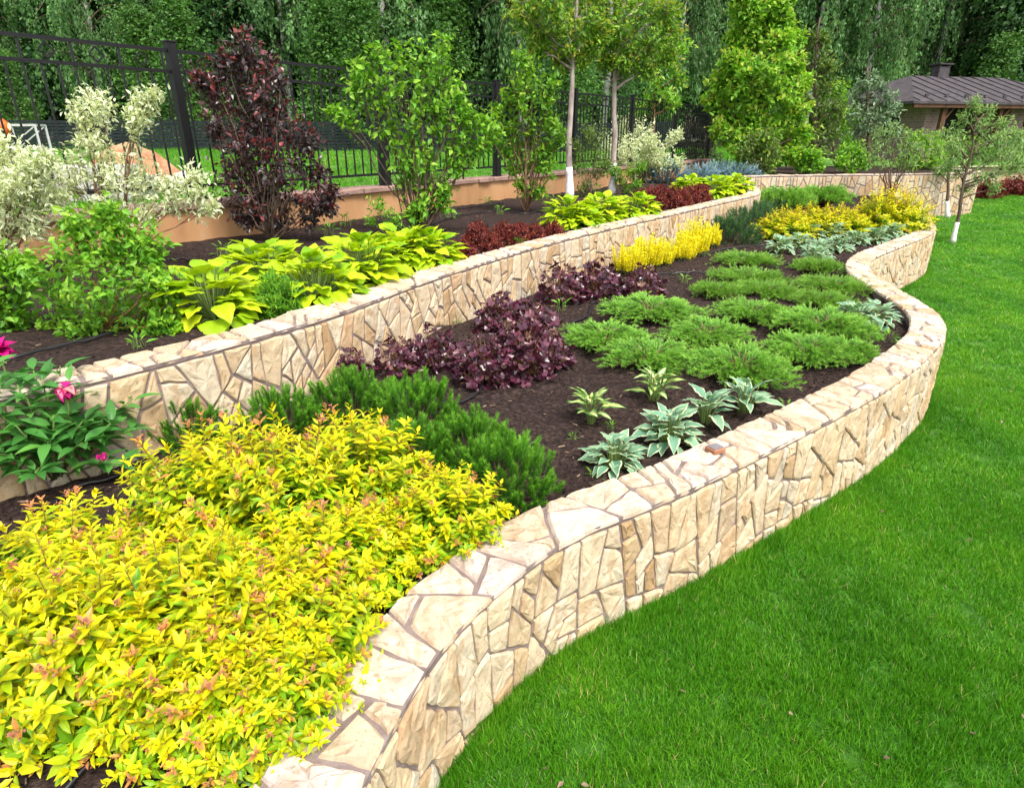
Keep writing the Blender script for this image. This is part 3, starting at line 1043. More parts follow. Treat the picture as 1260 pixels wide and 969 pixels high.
def make_brush(n=75, r=.26, h=.3, shoot=.11, needles=140, nl=.027, nw=.0034, mat='mugo', flat=.0, spread=.75):
    """mound of upright needle brushes"""
    d = dome_dirs(n, 4, .12)
    tip = d * np.array([r, r, h]) * (.82 + .3 * rnd(n, 1))
    ax = unit(d * np.array([.6, .6, .5]) + UPV * (.75 - flat) + .16 * gauss(n, 3))
    sl = shoot * (.7 + .6 * rnd(n))
    b = tip - ax * sl[:, None]
    t = np.linspace(0, 1, needles)[None] + 0 * sl[:, None]
    P = b[:, None] + ax[:, None] * (sl[:, None] * t)[..., None]
    az = fib(needles)[None] + 6 * rnd(n)[:, None]
    ra = np.stack([np.cos(az), np.sin(az), 0 * az + .01], -1)
    a_ = ax[:, None]
    ra = unit(ra - a_ * (ra * a_).sum(-1, keepdims=True))
    D = ra * (spread * (1.15 - .55 * t[..., None])) + a_ * (.55 + .35 * t[..., None]) + .08 * gauss(n, needles, 3)
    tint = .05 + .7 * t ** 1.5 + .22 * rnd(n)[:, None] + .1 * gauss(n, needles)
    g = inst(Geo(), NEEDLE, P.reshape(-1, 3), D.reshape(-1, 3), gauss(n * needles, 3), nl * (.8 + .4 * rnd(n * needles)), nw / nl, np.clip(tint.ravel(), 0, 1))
    gs = Geo()
    for i in range(n):
        bb = np.array([tip[i, 0] * .2, tip[i, 1] * .2, 0])
        tube(gs, np.array([bb, (bb + b[i]) / 2 * (1, 1, .8), b[i] * .9, b[i]]), [.004, .003, .002, .0015], 4)
    return [("needles", g.mesh(mat + "_needles", M[mat])), ("branches", gs.mesh(mat + "_branches", M['bark']))]


def make_juniper(nb=78, r=.36, h=.115, mat='juniper', sprays=15, leaves=34, ll=.024):
    """low spreading juniper: arching branches with feathery side sprays"""
    g, gs = Geo(), Geo()
    P_, D_, T_ = [], [], []
    for i in range(nb):
        a = i * 2.399963 + .3 * rng.normal()
        R = r * (.25 + .80 * math.sqrt((i + 1) / nb)) * (.85 + .3 * rng.random())
        el = h * (1.35 - .62 * (i / nb)) * (.75 + .5 * rng.random())
        tt = np.linspace(0, 1, 6)
        c = np.stack([np.cos(a) * R * tt, np.sin(a) * R * tt, el * np.sin(np.pi * np.minimum(tt * .68, 1)) * 1.05], 1)
        c[:, :2] += .03 * R * np.cumsum(gauss(6, 2), 0) * .4
        tube(gs, c, np.linspace(.006, .0015, 6), 4)
        ts = np.linspace(.25, 1, sprays)
        B = np.stack([np.interp(ts, tt, c[:, k]) for k in range(3)], 1)
        ax = unit(c[-1] - c[2])
        side = unit(np.cross(ax, UPV))
        sg = np.where(np.arange(sprays) % 2, 1, -1)[:, None]
        sdir = unit(ax * .8 + side * sg * (.55 * (1.2 - ts))[:, None] + UPV * (.22 + .25 * rnd(sprays, 1)) + .18 * gauss(sprays, 3))
        sl = r * .26 * (1.1 - .35 * ts) * (.7 + .6 * rnd(sprays))
        q = np.linspace(.1, 1, leaves)[None, :, None]
        pp = B[:, None] + sdir[:, None] * sl[:, None, None] * q + gauss(sprays, leaves, 3) * .003
        pp[..., 2] -= .0 + .03 * r * q[..., 0] ** 2
        dd = sdir[:, None] * .9 + gauss(sprays, leaves, 3) * .33
        P_.append(pp.reshape(-1, 3))
        D_.append(dd.reshape(-1, 3))
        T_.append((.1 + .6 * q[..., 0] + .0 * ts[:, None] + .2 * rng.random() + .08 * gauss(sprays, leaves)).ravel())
    P, D, T = np.concatenate(P_), np.concatenate(D_), np.concatenate(T_)
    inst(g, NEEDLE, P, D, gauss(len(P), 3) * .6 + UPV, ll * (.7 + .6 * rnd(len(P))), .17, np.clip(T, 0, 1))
    return [("foliage", g.mesh(mat + "_foliage", M[mat])), ("branches", gs.mesh(mat + "_branches", M['bark_red']))]


def make_hosta(n=30, r=.2, h=.24, leaf=.12, T=None, mat='hosta_blue', wd=1.0, el0=84, el1=14, arch=.55):
    """dome of leaves on stalks: inner leaves stand up, outer ones arch over"""
    T = T or HO
    f = (np.arange(n) + .5) / n                          # 0 inner .. 1 outer
    a = fib(n, rng.random() * 6) + .25 * gauss(n)
    el = np.radians(el0 + (el1 - el0) * f ** .75 + 11 * gauss(n))
    out = np.stack([np.cos(a), np.sin(a), 0 * a], 1)
    d = out * np.cos(el)[:, None] + UPV * np.sin(el)[:, None]
    B = out * .02
    P = d * np.array([r * .55, r * .55, h * .66]) * (.66 + .5 * rnd(n, 1)) + UPV * h * .06
    D = out * (.55 + .35 * f)[:, None] + UPV * (np.sin(el) * 1.0 - arch * .35)[:, None] + .12 * gauss(n, 3)
    N = UPV * (.9 + .3 * f)[:, None] + out * (.35 * f - .75 * (1 - f))[:, None] + .2 * gauss(n, 3)
    g = inst(Geo(), T, P, D, N, leaf * (.72 + .45 * rnd(n)) * (.78 + .3 * f), wd * (.85 + .3 * rnd(n)), np.clip(.5 + .25 * gauss(n), 0, 1))
    gs = Geo()
    for i in range(n):
        tube(gs, np.array([B[i], B[i] * .5 + P[i] * .5 + (0, 0, .012), P[i] + D[i] * .004]), np.array([.005, .004, .003]) * leaf / .13, 5)
    return [("leaves", g.mesh(mat + "_leaves", M[mat], True)), ("leaf_stalks", gs.mesh(mat + "_stalks", M['stem']))]


def make_heuchera(n=210, r=.2, h=.24, leaf=.068):
    d = dome_dirs(n, 3, .15)
    P = d * np.array([r, r, h]) * (.62 + .45 * rnd(n, 1))
    P[:, 2] = np.maximum(P[:, 2], .02)
    D = d * np.array([1, 1, .0]) + .35 * gauss(n, 3) - UPV * .15
    N = d * .9 + UPV * .6 + .3 * gauss(n, 3)
    g = inst(Geo(), LO, P, D, N, leaf * (.7 + .6 * rnd(n)), 1.0, np.clip(.45 + .25 * gauss(n), 0, 1))
    gs = Geo()
    for i in range(0, n, 2):
        tube(gs, np.array([d[i] * (.03, .03, 0), P[i] * .6, P[i]]), [.0025, .002, .0015], 4)
    return [("leaves", g.mesh("heuchera_leaves", M['heuchera'])), ("leaf_stalks", gs.mesh("heuchera_stalks", M['redstem']))]


def make_dome(n=90, r=.16, h=.16, per=22, leaf=.018, mat='barberry', T=RH, wd=1.0, up=.5):
    """tight mound of small leaves on short twigs"""
    d = dome_dirs(n, 2, .14)
    tip = d * np.array([r, r, h]) * (.85 + .28 * rnd(n, 1))
    t = np.linspace(.5, 1, per)[None, :, None]
    P = tip[:, None] * t + gauss(n, per, 3) * .012 * (r / .16)
    D = d[:, None] * .8 + gauss(n, per, 3) * .8 + UPV * up
    N = d[:, None] + gauss(n, per, 3) * .5
    tint = np.clip(t[..., 0] * .7 - .1 + .2 * gauss(n, per) + .1 * gauss(n, 1), 0, 1)
    g = inst(Geo(), T, P.reshape(-1, 3), D.reshape(-1, 3), N.reshape(-1, 3), leaf * (.7 + .6 * rnd(n * per)), wd, tint.ravel())
    gs = Geo()
    for i in range(0, n, 2):
        tube(gs, np.array([tip[i] * .1 * (1, 1, 0), tip[i] * .95]), [.004, .0012], 4)
    return [("foliage", g.mesh(mat + "_foliage", M[mat])), ("stems", gs.mesh(mat + "_stems", M['bark']))]


def make_spikes(n=34, r=.15, h=.36, per=90, leaf=.026):
    g, gs = Geo(), Geo()
    for i in range(n):
        a = i * 2.4
        q = r * math.sqrt((i + .5) / n)
        b = np.array([q * math.cos(a), q * math.sin(a), 0]) + (*(.01 * gauss(2)), 0)
        hh = h * (.5 + .6 * rng.random()) * (1.1 - .35 * i / n)
        top = b * 1.3 + np.array([0, 0, hh]) + (*(.018 * gauss(2)), 0)
        t = np.linspace(.22, 1, per)
        P = b + (top - b) * t[:, None]
        az = fib(per, a)
        ra = np.stack([np.cos(az), np.sin(az), 0 * az], 1)
        ww = (.02 + .012 * np.sin(np.pi * t))[:, None]
        inst(g, RH, P + ra * ww * .3, ra + UPV * .7 + .3 * gauss(per, 3), gauss(per, 3) + UPV, leaf * (1.15 - .5 * t) * (.8 + .4 * rnd(per)), .8,
             np.clip(.1 + 1.0 * t + .12 * gauss(per), 0, 1))
        tube(gs, np.array([b, top]), [.003, .0015], 4)
    return [("flower_spikes", g.mesh("yellow_spikes", M['yellow'])), ("stems", gs.mesh("yellow_stems", M['stem']))]


def blob_plant(base, blobs, leafT, leaf, nper, mat, bark, stem_r=.02, twigs=26, wd=1.0, droop=.0, tipb=.35, trunk=None, lean=.5, fine=.5, rag=1.0, drop_from=.35, sides=5):
    """woody plant: branches run from the base (or up a trunk) to each blob of foliage, where twigs carry the leaves.
    blobs: (x, y, z, r); all relative to base. Returns part list."""
    gl, gs = Geo(), Geo()
    for bi, (x, y, z, r) in enumerate(blobs):
        c = np.array([x, y, z])
        if trunk is not None:
            tz = trunk[:, 2]
            zz = np.clip(z - r * 1.1 - .25 * math.hypot(x, y), tz[1] * .6, tz[-1])
            st = np.array([np.interp(zz, tz, trunk[:, k]) for k in range(3)])
        else:
            a = bi * 2.4
            st = np.array([math.cos(a), math.sin(a), 0]) * stem_r * 1.6
        mid = st * .45 + c * .55 + np.array([-.15 * (c[0] - st[0]), -.15 * (c[1] - st[1]), .12 * (c[2] - st[2])]) * lean
        tt = np.linspace(0, 1, 7)[:, None]
        br = (1 - tt) ** 2 * st + 2 * tt * (1 - tt) * mid + tt ** 2 * c
        br[1:-1] += gauss(5, 3) * .02 * np.linalg.norm(c - st)
        r0 = stem_r * (.55 if trunk is not None else 1) * (.7 + .4 * rng.random())
        tube(gs, br, np.linspace(r0, r0 * .28, 7), sides)
        n = twigs
        d = unit(gauss(n, 3))
        rr = r * (.45 + .6 * rnd(n) ** .6) * (1 + .25 * rag * (rnd(n) - .3))
        tip = c + d * rr[:, None] + UPV * (r * .12)
        q = .35 + .65 * rnd(n)
        s0 = np.stack([np.interp(q, tt[:, 0], br[:, k]) for k in range(3)], 1)
        s0 = s0 * .55 + (c + (tip - c) * .15) * .45
        for i in range(n):
            if i % 2 == 0:
                tube(gs, np.array([s0[i], (s0[i] + tip[i]) / 2 + UPV * r * .05, tip[i]]), [r0 * .22, r0 * .16, r0 * .08], 3)
        t = drop_from + (1 - drop_from) * rnd(n, nper)
        P = s0[:, None] + (tip - s0)[:, None] * t[..., None] + gauss(n, nper, 3) * leaf * fine
        td = unit(tip - s0)[:, None]
        D = td * .5 + gauss(n, nper, 3) * .75 - UPV * droop
        N = UPV * 1.0 + gauss(n, nper, 3) * .6
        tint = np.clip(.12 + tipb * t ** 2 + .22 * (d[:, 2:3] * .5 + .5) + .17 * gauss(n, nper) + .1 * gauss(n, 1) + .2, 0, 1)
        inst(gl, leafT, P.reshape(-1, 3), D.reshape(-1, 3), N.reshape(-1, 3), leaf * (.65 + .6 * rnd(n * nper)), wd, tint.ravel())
    return gl, gs


def px_blobs(base, Y, lst, jit=.5):
    """foliage masses given where the photo shows them, turned into points round the plant's own distance Y"""
    out = []
    for i, (px, py, rp) in enumerate(lst):
        p0 = far(px, py, Y)
        r = rp * ppm(p0)
        p = far(px, py, Y + jit * r * 2.2 * (rng.random() - .5))
        out.append((*(p - base), r))
    return out


def shrub(name, label, cat, foot, lst, leafT, leaf, nper, mat, bark='bark', group=None, jit=.6, **kw):
    base = np.array(foot, float)
    root = thing(name, label, cat, base, group=group)
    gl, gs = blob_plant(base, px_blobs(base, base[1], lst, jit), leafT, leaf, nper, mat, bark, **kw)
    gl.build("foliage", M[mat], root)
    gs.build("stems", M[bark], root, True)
    return root


def tree(name, label, cat, foot, top_px, lst, leafT, leaf, nper, mat, bark, r0, group=None, jit=.7, limed=0.0, trunk_pts=None, **kw):
    base = np.array(foot, float)
    root = thing(name, label, cat, base, group=group)
    top = far(top_px[0], top_px[1], base[1]) - base
    tt = np.linspace(0, 1, 12)[:, None]
    tr = top * tt + np.cumsum(gauss(12, 3), 0) * .006 * np.array([1, 1, 0]) * np.linalg.norm(top)
    tr[0] = 0
    gl, gs = blob_plant(base, px_blobs(base, base[1], lst, jit), leafT, leaf, nper, mat, bark, trunk=tr, stem_r=r0, **kw)
    gt = Geo()
    rad = r0 * (1 - .72 * tt[:, 0]) * (1 + .35 * np.exp(-tt[:, 0] * 30))
    tube(gt, tr, rad, 9)
    gl.build("crown", M[mat], root)
    t_ = gt.build("trunk", M[bark], root, True)
    gs.build("limbs", M[bark], root, True)
    if limed:
        zz = np.linspace(0.0, limed, 6)
        q = np.stack([np.interp(zz, tr[:, 2], tr[:, k]) for k in range(3)], 1)
        tube(Geo(), q, 1, 9)
        g = tube(Geo(), q, np.interp(zz, tr[:, 2], rad) + .004, 12)
        g.build("limewash", M['lime'], t_, True)
    return root


# ------------------------------------------------------------------ lower bed
RZ = lambda: float(rng.random() * 6.28)


def put(variants, name, label, cat, px, py, zs, hmid, sc=1.0, group=None):
    """a plant whose middle the photo shows at (px, py), standing on the soil zs"""
    p = at(px, py, zs + hmid)
    me = variants[int(rng.integers(len(variants)))]
    return parts(thing(name, label, cat, (p[0], p[1], zs - .01), RZ(), group, sc), *me)


SP = [make_spirea() for _ in range(3)]
SPL = "golden spirea bush with orange shoot tips in the big foreground clump"
G_SP = "golden spirea bushes massed in the foreground"
for px, py, sc, lab in [
        (45, 655, .95, "golden spirea at the left edge, just in front of the peony leaves"),
        (150, 655, .90, "golden spirea in front of the bare soil gap beside the peony"),
        (250, 582, 1.0, "golden spirea standing against the small pine tufts below the left wall"),
        (345, 590, .95, None), (438, 552, .98, "tallest golden spirea, its tip rising in front of the dwarf pine"),
        (550, 590, .78, "golden spirea at the right end of its clump, touching the dwarf pine"),
        (458, 616, .74, "golden spirea over the hose near the front coping"),
        (385, 650, .90, None), (300, 690, 1.0, None), (200, 740, 1.0, None), (90, 750, 1.0, None),
        (345, 735, .82, None), (5, 755, .80, "golden spirea at the left edge above the bare soil corner"),
        (270, 765, .86, None), (115, 762, .76, None),
        (322, 802, .64, "golden spirea leaning onto the front coping stones"),
        (225, 800, .66, "nearest golden spirea, at the bottom edge above dark soil")]:
    put(SP, "spirea_bush", lab or SPL, "shrub", px, py, ZS1, .28, (sc, sc, sc * (.74 + .5 * rng.random() ** 1.4)), G_SP)

MU = [make_brush(n=210, r=.27, h=.31) for _ in range(2)]
G_MU = "dwarf mountain pines in the lower bed"
for px, py, sc, lab in [
        (226, 503, .74, "small dwarf pine tuft below the left wall behind the spirea"),
        (342, 496, .78, "low dwarf pine between the left wall and the spirea"),
        (430, 482, .95, "dwarf mountain pine against the left wall, beside purple leaves"),
        (510, 488, .92, "dwarf mountain pine just in front of the purple coral bells"),
        (500, 540, .85, "dwarf mountain pine in the middle of its clump, half behind spirea"),
        (578, 528, .82, "dwarf mountain pine reaching toward the bare soil"),
        (620, 560, .88, "rightmost dwarf mountain pine, nearest the front coping"),
        (185, 560, .30, "tiny pine tuft by the black hose near the peony")]:
    put(MU, "dwarf_pine", lab, "shrub", px, py, ZS1, .16, sc * 1.0, G_MU)
HM = leaf_t(4, 2, lance, .25, .3, .38)

# peony
pb = at(62, 560, ZS1 + .1)
root = thing("peony", "dark green peony with fading magenta flowers beside the left wall", "flowering plant", (pb[0], pb[1], ZS1))
g, gs = Geo(), Geo()
PT = leaf_t(5, 4, lance, .3, .35, .34)
for i in range(52):
    a = i * 2.4
    q = math.sqrt((i + .5) / 52)
    tip = np.array([.40 * q * math.cos(a), .30 * q * math.sin(a), .45 - .34 * q ** 2.5 + .06 * gauss()])
    b0 = np.array([.05 * math.cos(a), .05 * math.sin(a), 0])
    c = np.array([b0, b0 * .4 + tip * .5 + (0, 0, .05), tip])
    tube(gs, c, [.005, .004, .003], 5)
    m = 15
    t = np.linspace(.4, 1.0, m)
    P = np.stack([np.interp(t, [0, .5, 1], c[:, k]) for k in range(3)], 1)
    az = fib(m, a)
    ra = np.stack([np.cos(az), np.sin(az), 0 * az], 1)
    inst(g, PT, P + ra * .015, ra + unit(tip) * .5 + .25 * UPV + .2 * gauss(m, 3), UPV + .3 * gauss(m, 3) - ra * .3, .105 * (.75 + .5 * rnd(m)), 1, np.clip(.45 + .22 * gauss(m), 0, 1))
g.build("leaves", M['peony'], root, True)
gs.build("stems", M['stem'], root, True)


def flower(px, py, Y, r, wilt):
    p = far(px, py, Y) - np.array([pb[0], pb[1], ZS1])
    g = Geo()
    n = 26
    d = dome_dirs(n, -10 if not wilt else -60, .2)
    inst(g, leaf_t(3, 2, heart, .5, .5, .9), p + d * r * .15, d + (-.8 * UPV if wilt else 0), UPV + d + .3 * gauss(n, 3), r * (.8 + .4 * rnd(n)), 1, rnd(n) * (1 if wilt else .75))
    g.build("flower", M['petal'], root, True)
    g = Geo()
    tube(g, np.array([p * (.6, .6, .45), p * (.95, .95, .8), p]), .004, 5)
    g.build("flower_stalk", M['stem'], root, True)


flower(80, 478, pb[1] - .10, .042, True)
flower(-2, 433, pb[1] + .05, .055, False)
flower(125, 560, pb[1] - .15, .022, True)
g, gs = Geo(), Geo()                                      # the taller shoot at the left edge
for px, py in ((18, 458), (8, 478), (-12, 470)):
    p = far(px, py, pb[1] + .05) - np.array([pb[0], pb[1], ZS1])
    tube(gs, np.array([p * (.5, .5, 0), p * (.9, .9, .6), p]), .004, 5)
    az = fib(9)
    ra = np.stack([np.cos(az), np.sin(az), 0 * az], 1)
    inst(g, PT, p + ra * .01, ra + .25 * UPV + .2 * gauss(9, 3), UPV + .3 * gauss(9, 3), .1, 1, np.clip(.5 + .2 * gauss(9), 0, 1))
g.build("upper_leaves", M['peony'], root, True)
gs.build("upper_stems", M['stem'], root, True)

HE = [make_heuchera() for _ in range(2)]
G_HE = "purple coral bells along the foot of the left wall"
for px, py, sc, lab in [
        (640, 432, 1.05, "large dark purple coral bells at the front of its clump, over bare soil"),
        (595, 440, .90, "purple coral bells between the dwarf pine and the big purple clump"),
        (672, 425, .78, "dark purple coral bells at the right front edge of the clump"),
        (655, 395, .95, "purple coral bells in the middle of the clump, facing the juniper"),
        (615, 385, .90, "purple coral bells tight against the left wall stones"),
        (692, 350, 1.0, "purple coral bells below the wall, left end of the far clump"),
        (735, 345, 1.0, "purple coral bells in the middle of the far clump before the yellow spikes"),
        (792, 347, .90, "purple coral bells touching the yellow flower spikes"),
        (533, 425, .80, "reddish purple coral bells beside the dwarf pine at the wall"),
        (490, 432, .72, "reddish coral bells half hidden behind the dwarf pine"),
        (425, 437, .62, "leftmost coral bells showing above the dwarf pine")]:
    put(HE, "coral_bells", lab, "perennial", px, py, ZS1, .14, (sc, sc, sc * 1.38), G_HE)

YS = [make_spikes() for _ in range(2)]
G_YS = "bright yellow flower spikes below the left wall"
for px, py, sc, lab in [
        (772, 315, .92, "leftmost bright yellow spiked plant, next to the coral bells"),
        (795, 311, 1.0, None), (816, 306, 1.0, None), (838, 300, 1.1, None), (855, 292, 1.1, None),
        (872, 293, .95, "rightmost bright yellow spiked plant, beside the dark green pine")]:
    put(YS, "yellow_loosestrife", lab or "bright yellow spiked plant inside the row below the left wall", "perennial", px + 4 * gauss(), py + 2 * gauss(), ZS1, .18, sc * (.85 + .35 * rng.random()), G_YS)

JU = [make_juniper() for _ in range(4)]
JL = [make_juniper(nb=70, r=.36, h=.055, mat='juniper_low', sprays=13, leaves=26) for _ in range(2)]
G_JU = "spreading junipers in the middle of the lower bed"
for px, py, sx, sz, lab in [
        (800, 377, 1.05, 1.0, "feathery green juniper right behind the front row, beside the purple leaves"),
        (745, 412, .78, 1.0, "feathery juniper at the left end, reaching toward the coral bells"),
        (925, 383, .80, 1.0, "green juniper mound behind the big middle junipers"),
        (872, 408, .92, 1.15, "green juniper in the middle of the clump"),
        (1013, 400, .95, 1.2, "juniper at the right end, close to the striped hostas by the coping"),
        (992, 432, .78, 1.2, "dense juniper at the right front, above dark soil"),
        (1042, 430, .50, 1.1, "small juniper lobe nearest the curved coping"),
        (800, 436, .82, 1.1, "front juniper above the cream-streaked hosta"),
        (912, 453, .88, 1.2, "front juniper with a browned spot, just behind the blue hostas")]:
    put(JU, "spreading_juniper", lab, "shrub", px, py, ZS1, .08, (sx * (.86 + .26 * rng.random()), sx * (.86 + .26 * rng.random()), sz * (.62 + .2 * rng.random())), G_JU)
for px, py, sx, lab in [
        (918, 320, .95, "low yellowish juniper mat nearest the yellow spikes"),
        (922, 342, .95, "low yellowish juniper mat in the second row of mats"),
        (942, 358, .85, "low yellowish juniper mat just behind the feathery junipers"),
        (880, 358, .60, "small low juniper mat left of the other mats"),
        (1024, 352, .92, "low yellowish juniper mat by the inward curve of the coping"),
        (1005, 328, .72, "low yellowish juniper mat in front of the far hostas"),
        (1012, 371, .70, "low yellowish juniper mat beside the striped hosta by the coping")]:
    put(JL, "low_juniper", lab, "shrub", px, py, ZS1, .05, (sx * 1.05, sx * 1.05, 1.2), "low juniper mats")

HB = [make_hosta(n=56, leaf=.10, wd=1.0, el0=78, el1=8, arch=.75) for _ in range(3)]
HC = [make_hosta(n=24, leaf=.125, r=.16, h=.26, mat='hosta_cream', wd=.72, el1=30) for _ in range(2)]
HB2 = [make_hosta(n=20, leaf=.15, r=.15, h=.27, mat='hosta_blue', wd=.8, el1=24) for _ in range(2)]
G_HO = "white-edged hostas near the front coping"
for V_, px, py, sc, lab in [
        (HC, 728, 497, .80, "small hosta with cream-streaked narrow leaves alone on bare soil"),
        (HC, 806, 474, .90, "hosta with cream-centred upright leaves in front of the juniper"),
        (HB, 757, 551, .86, "blue-green white-edged hosta nearest the camera, touching the coping"),
        (HB, 824, 522, .98, "largest blue-green white-edged hosta, in the middle of its group"),
        (HB2, 870, 499, .80, "blue-green hosta with upright leaves right of the largest hosta"),
        (HB2, 918, 488, .88, "rightmost blue-green hosta of the front group, by the coping"),
        (HB, 1055, 386, 1.05, "white-edged hosta beside the low juniper, left of a pair"),
        (HB, 1080, 384, 1.0, "white-edged hosta by the coping bend, right of a pair")]:
    put(V_, "hosta", lab, "perennial", px, py, ZS1, .10, sc, G_HO)
for k, (px, py) in enumerate([(960, 300), (985, 295), (1008, 304), (1030, 300), (1025, 284), (1055, 292), (1080, 288), (1000, 284), (1048, 280), (1098, 284), (975, 286), (1005, 314)]):
    put(HB, "hosta", "pale blue-green hosta in the far patch below the yellow spirea", "perennial", px, py, ZS1, .12, 1.1 + .15 * rng.random(), "hostas of the far patch")

MD = [make_brush(n=150, r=.36, h=.34, shoot=.12, needles=70, nl=.045, nw=.005, mat='mugodark') for _ in range(2)]
for px, py, sc, lab in [
        (900, 282, 1.15, "dark grey-green dwarf pine right of the yellow spikes"),
        (925, 272, 1.25, "dark dwarf pine between the front pine and the yellow spirea"),
        (945, 262, 1.2, "farthest dark dwarf pine, below the left wall's end")]:
    put(MD, "dwarf_pine", lab, "shrub", px, py, ZS1, .18, sc, "dark dwarf pines at the far end")
for px, py, sc, lab in [(965, 253, 1.5, "low green juniper in front of the far wall, left one"), (1010, 250, 1.6, "low green juniper in front of the far wall, right one")]:
    put(JU, "spreading_juniper", lab, "shrub", px, py, ZS1, .1, (sc, sc, 2.2), "junipers by the far wall")
SQ = [make_spirea(n=230, leaf=.036, per=24, redf=.06, tadd=.05) for _ in range(2)]
for px, py, sc, lab in [
        (968, 272, (1.5, 1.5, 1.0), "far yellow spirea beside the dark dwarf pine"),
        (1000, 268, (1.5, 1.5, 1.05), "far yellow spirea in the middle of its row before the wall"),
        (1038, 268, (1.5, 1.5, 1.0), "far yellow spirea at the gap before the tall yellow bush"),
        (1085, 266, (1.6, 1.6, 1.5), "tall far yellow spirea left of the curved coping end"),
        (1110, 266, (1.5, 1.5, 1.5), "tall far yellow spirea touching the curved coping end")]:
    put(SQ, "spirea_bush", lab, "shrub", px, py, ZS1, .26, sc, "yellow spirea row at the far end")

WE = [make_hosta(n=10, r=.05, h=.07, leaf=.035, T=LA, mat='green2', wd=.8) for _ in range(2)]
for px, py, zs, sc, lab in [
        (732, 584, ZS1, 1.0, "tiny green weed by the coping in front of the nearest hosta"),
        (752, 562 - 40, ZS1, .9, "small weed between the cream hosta and the nearest hosta"),
        (968, 500, ZS1, 1.2, "small weed on dark soil right of the blue hostas"),
        (1092, 417, ZS1, 1.9, "leafy weed on the soil by the coping bend"),
        (1108, 425, ZS1, 1.3, "small weed close to the curved coping"),
        (705, 535, ZS1, .8, "tiny seedling left of the nearest hosta"),
        (645, 548, ZS1, 1.4, "weed with pale leaves at the tip of the dwarf pine"),
        (842, 345, ZS1, 1.8, "weed beside the black hoses below the yellow spikes"),
        (690, 378, ZS1, 2.0, "green weed among the purple coral bells"),
        (560, 395, ZS1, 1.6, "green weed against the wall behind the coral bells"),
        (492, 712, ZS1, .7, "tiny weed on soil beside the hose at the front coping"),
        (640, 300, ZU - .06, 1.8, "pale weed at the wall edge in front of the red barberries"),
        (615, 262, ZS2, 2.5, "weed on the upper soil behind the red barberries"),
        (555, 268, ZS2, 2.6, "weed on the upper soil right of the leafy shrub"),
        (405, 288, ZS2, 3.0, "green weed tuft right of the ninebark's foot"),
        (275, 312, ZS2, 2.6, "green weed tuft left of the ninebark, at the ochre wall"),
        (425, 276, ZS2, 3.2, "green weed tuft at the ochre wall between ninebark and leafy shrub"),
        (600, 250, ZS2, 2.6, "green weed near the ochre wall left of the slim shrub"),
        (682, 250, ZS2, 3.0, "green weed left of the first painted trunk"),
        (735, 236, ZS2, 3.4, "green weed between the two painted trunks"),
        (170, 425, ZS2, 1.6, "low weed at the coping right below the bushy green shrub"),
        (735, 285, ZS2, 2.2, "pale weed between barberry and lime hosta on the upper wall")]:
    put(WE, "weed", lab, "weed", px, py, zs, .02, sc, "small weeds in the beds")

# irrigation hoses
zh = lambda z: z + .014


def hose(label, pts, z, r=.008):
    P = np.array([at(x, y, zh(z)) for x, y in pts])
    q = spline(P[:, :2], .03)
    zz = z + .012 + (bump1(q[:, 0], q[:, 1]) * (.7 if z > .6 else 1)) + .006
    tag(tube(Geo(), np.column_stack([q, zz]), r, 7).build("irrigation_hose", M['hose'], None, True), label, "hose", "black irrigation hoses")


hose("black hose along the soil beside the front coping and spirea", [(420, 800), (455, 748), (500, 722), (545, 700), (600, 668), (640, 640)], ZS1)
hose("short black hose end on dark soil in the lower left corner", [(60, 990), (100, 955), (125, 938), (160, 910)], ZS1)
hose("black hose on the soil gap between the peony and the spirea", [(40, 625), (90, 600), (150, 583), (200, 578), (260, 560)], ZS1)
hose("black hose bending out of the soil between pines and coral bells", [(560, 500), (575, 492), (590, 480), (592, 470), (600, 462)], ZS1)
hose("black hose looping up beside the left juniper", [(700, 395), (722, 385), (730, 372), (745, 378), (780, 395)], ZS1)
hose("black hose running behind the low juniper mats", [(770, 345), (820, 337), (870, 335), (930, 330), (980, 322)], ZS1)
hose("second black hose behind the mats, nearer the yellow spikes", [(835, 322), (870, 310), (905, 306), (940, 302), (970, 308)], ZS1)
hose("black hose loop on the soil below the orange fence wall, by the lime hostas", [(205, 320), (225, 318), (240, 325), (225, 336), (200, 335)], ZS2)
hose("black hose along the left terrace wall behind its coping", [(-20, 445), (20, 440), (60, 428), (140, 408)], ZS2)
hose("long black hose on the upper soil behind the red barberries", [(480, 285), (520, 278), (560, 268), (600, 260), (650, 262), (690, 255)], ZS2)
hose("black hose on the upper soil beside the fence wall", [(455, 275), (510, 268), (560, 258), (620, 250)], ZS2)

# small tile on the coping
p = at(880, 553, ZF + .012)
root = thing("tile", "small square brown tile with grey top lying on the front coping", "tile", (p[0], p[1], ZF + .003), .5)
g = box(Geo(), (0, 0, .012), (.072, .062, .024), bev=.004)
M['tile'] = surf_mat("brown_tile", [(.3, (.30, .13, .07)), (.7, (.42, .22, .13))], bump=.2)
M['tiletop'] = surf_mat("grey_tile_top", [(.3, (.17, .15, .16)), (.7, (.26, .24, .25))], bump=.2)
g.build("tile_body", M['tile'], root)
box(Geo(), (0, 0, .0255), (.058, .048, .003)).build("tile_top", M['tiletop'], root)

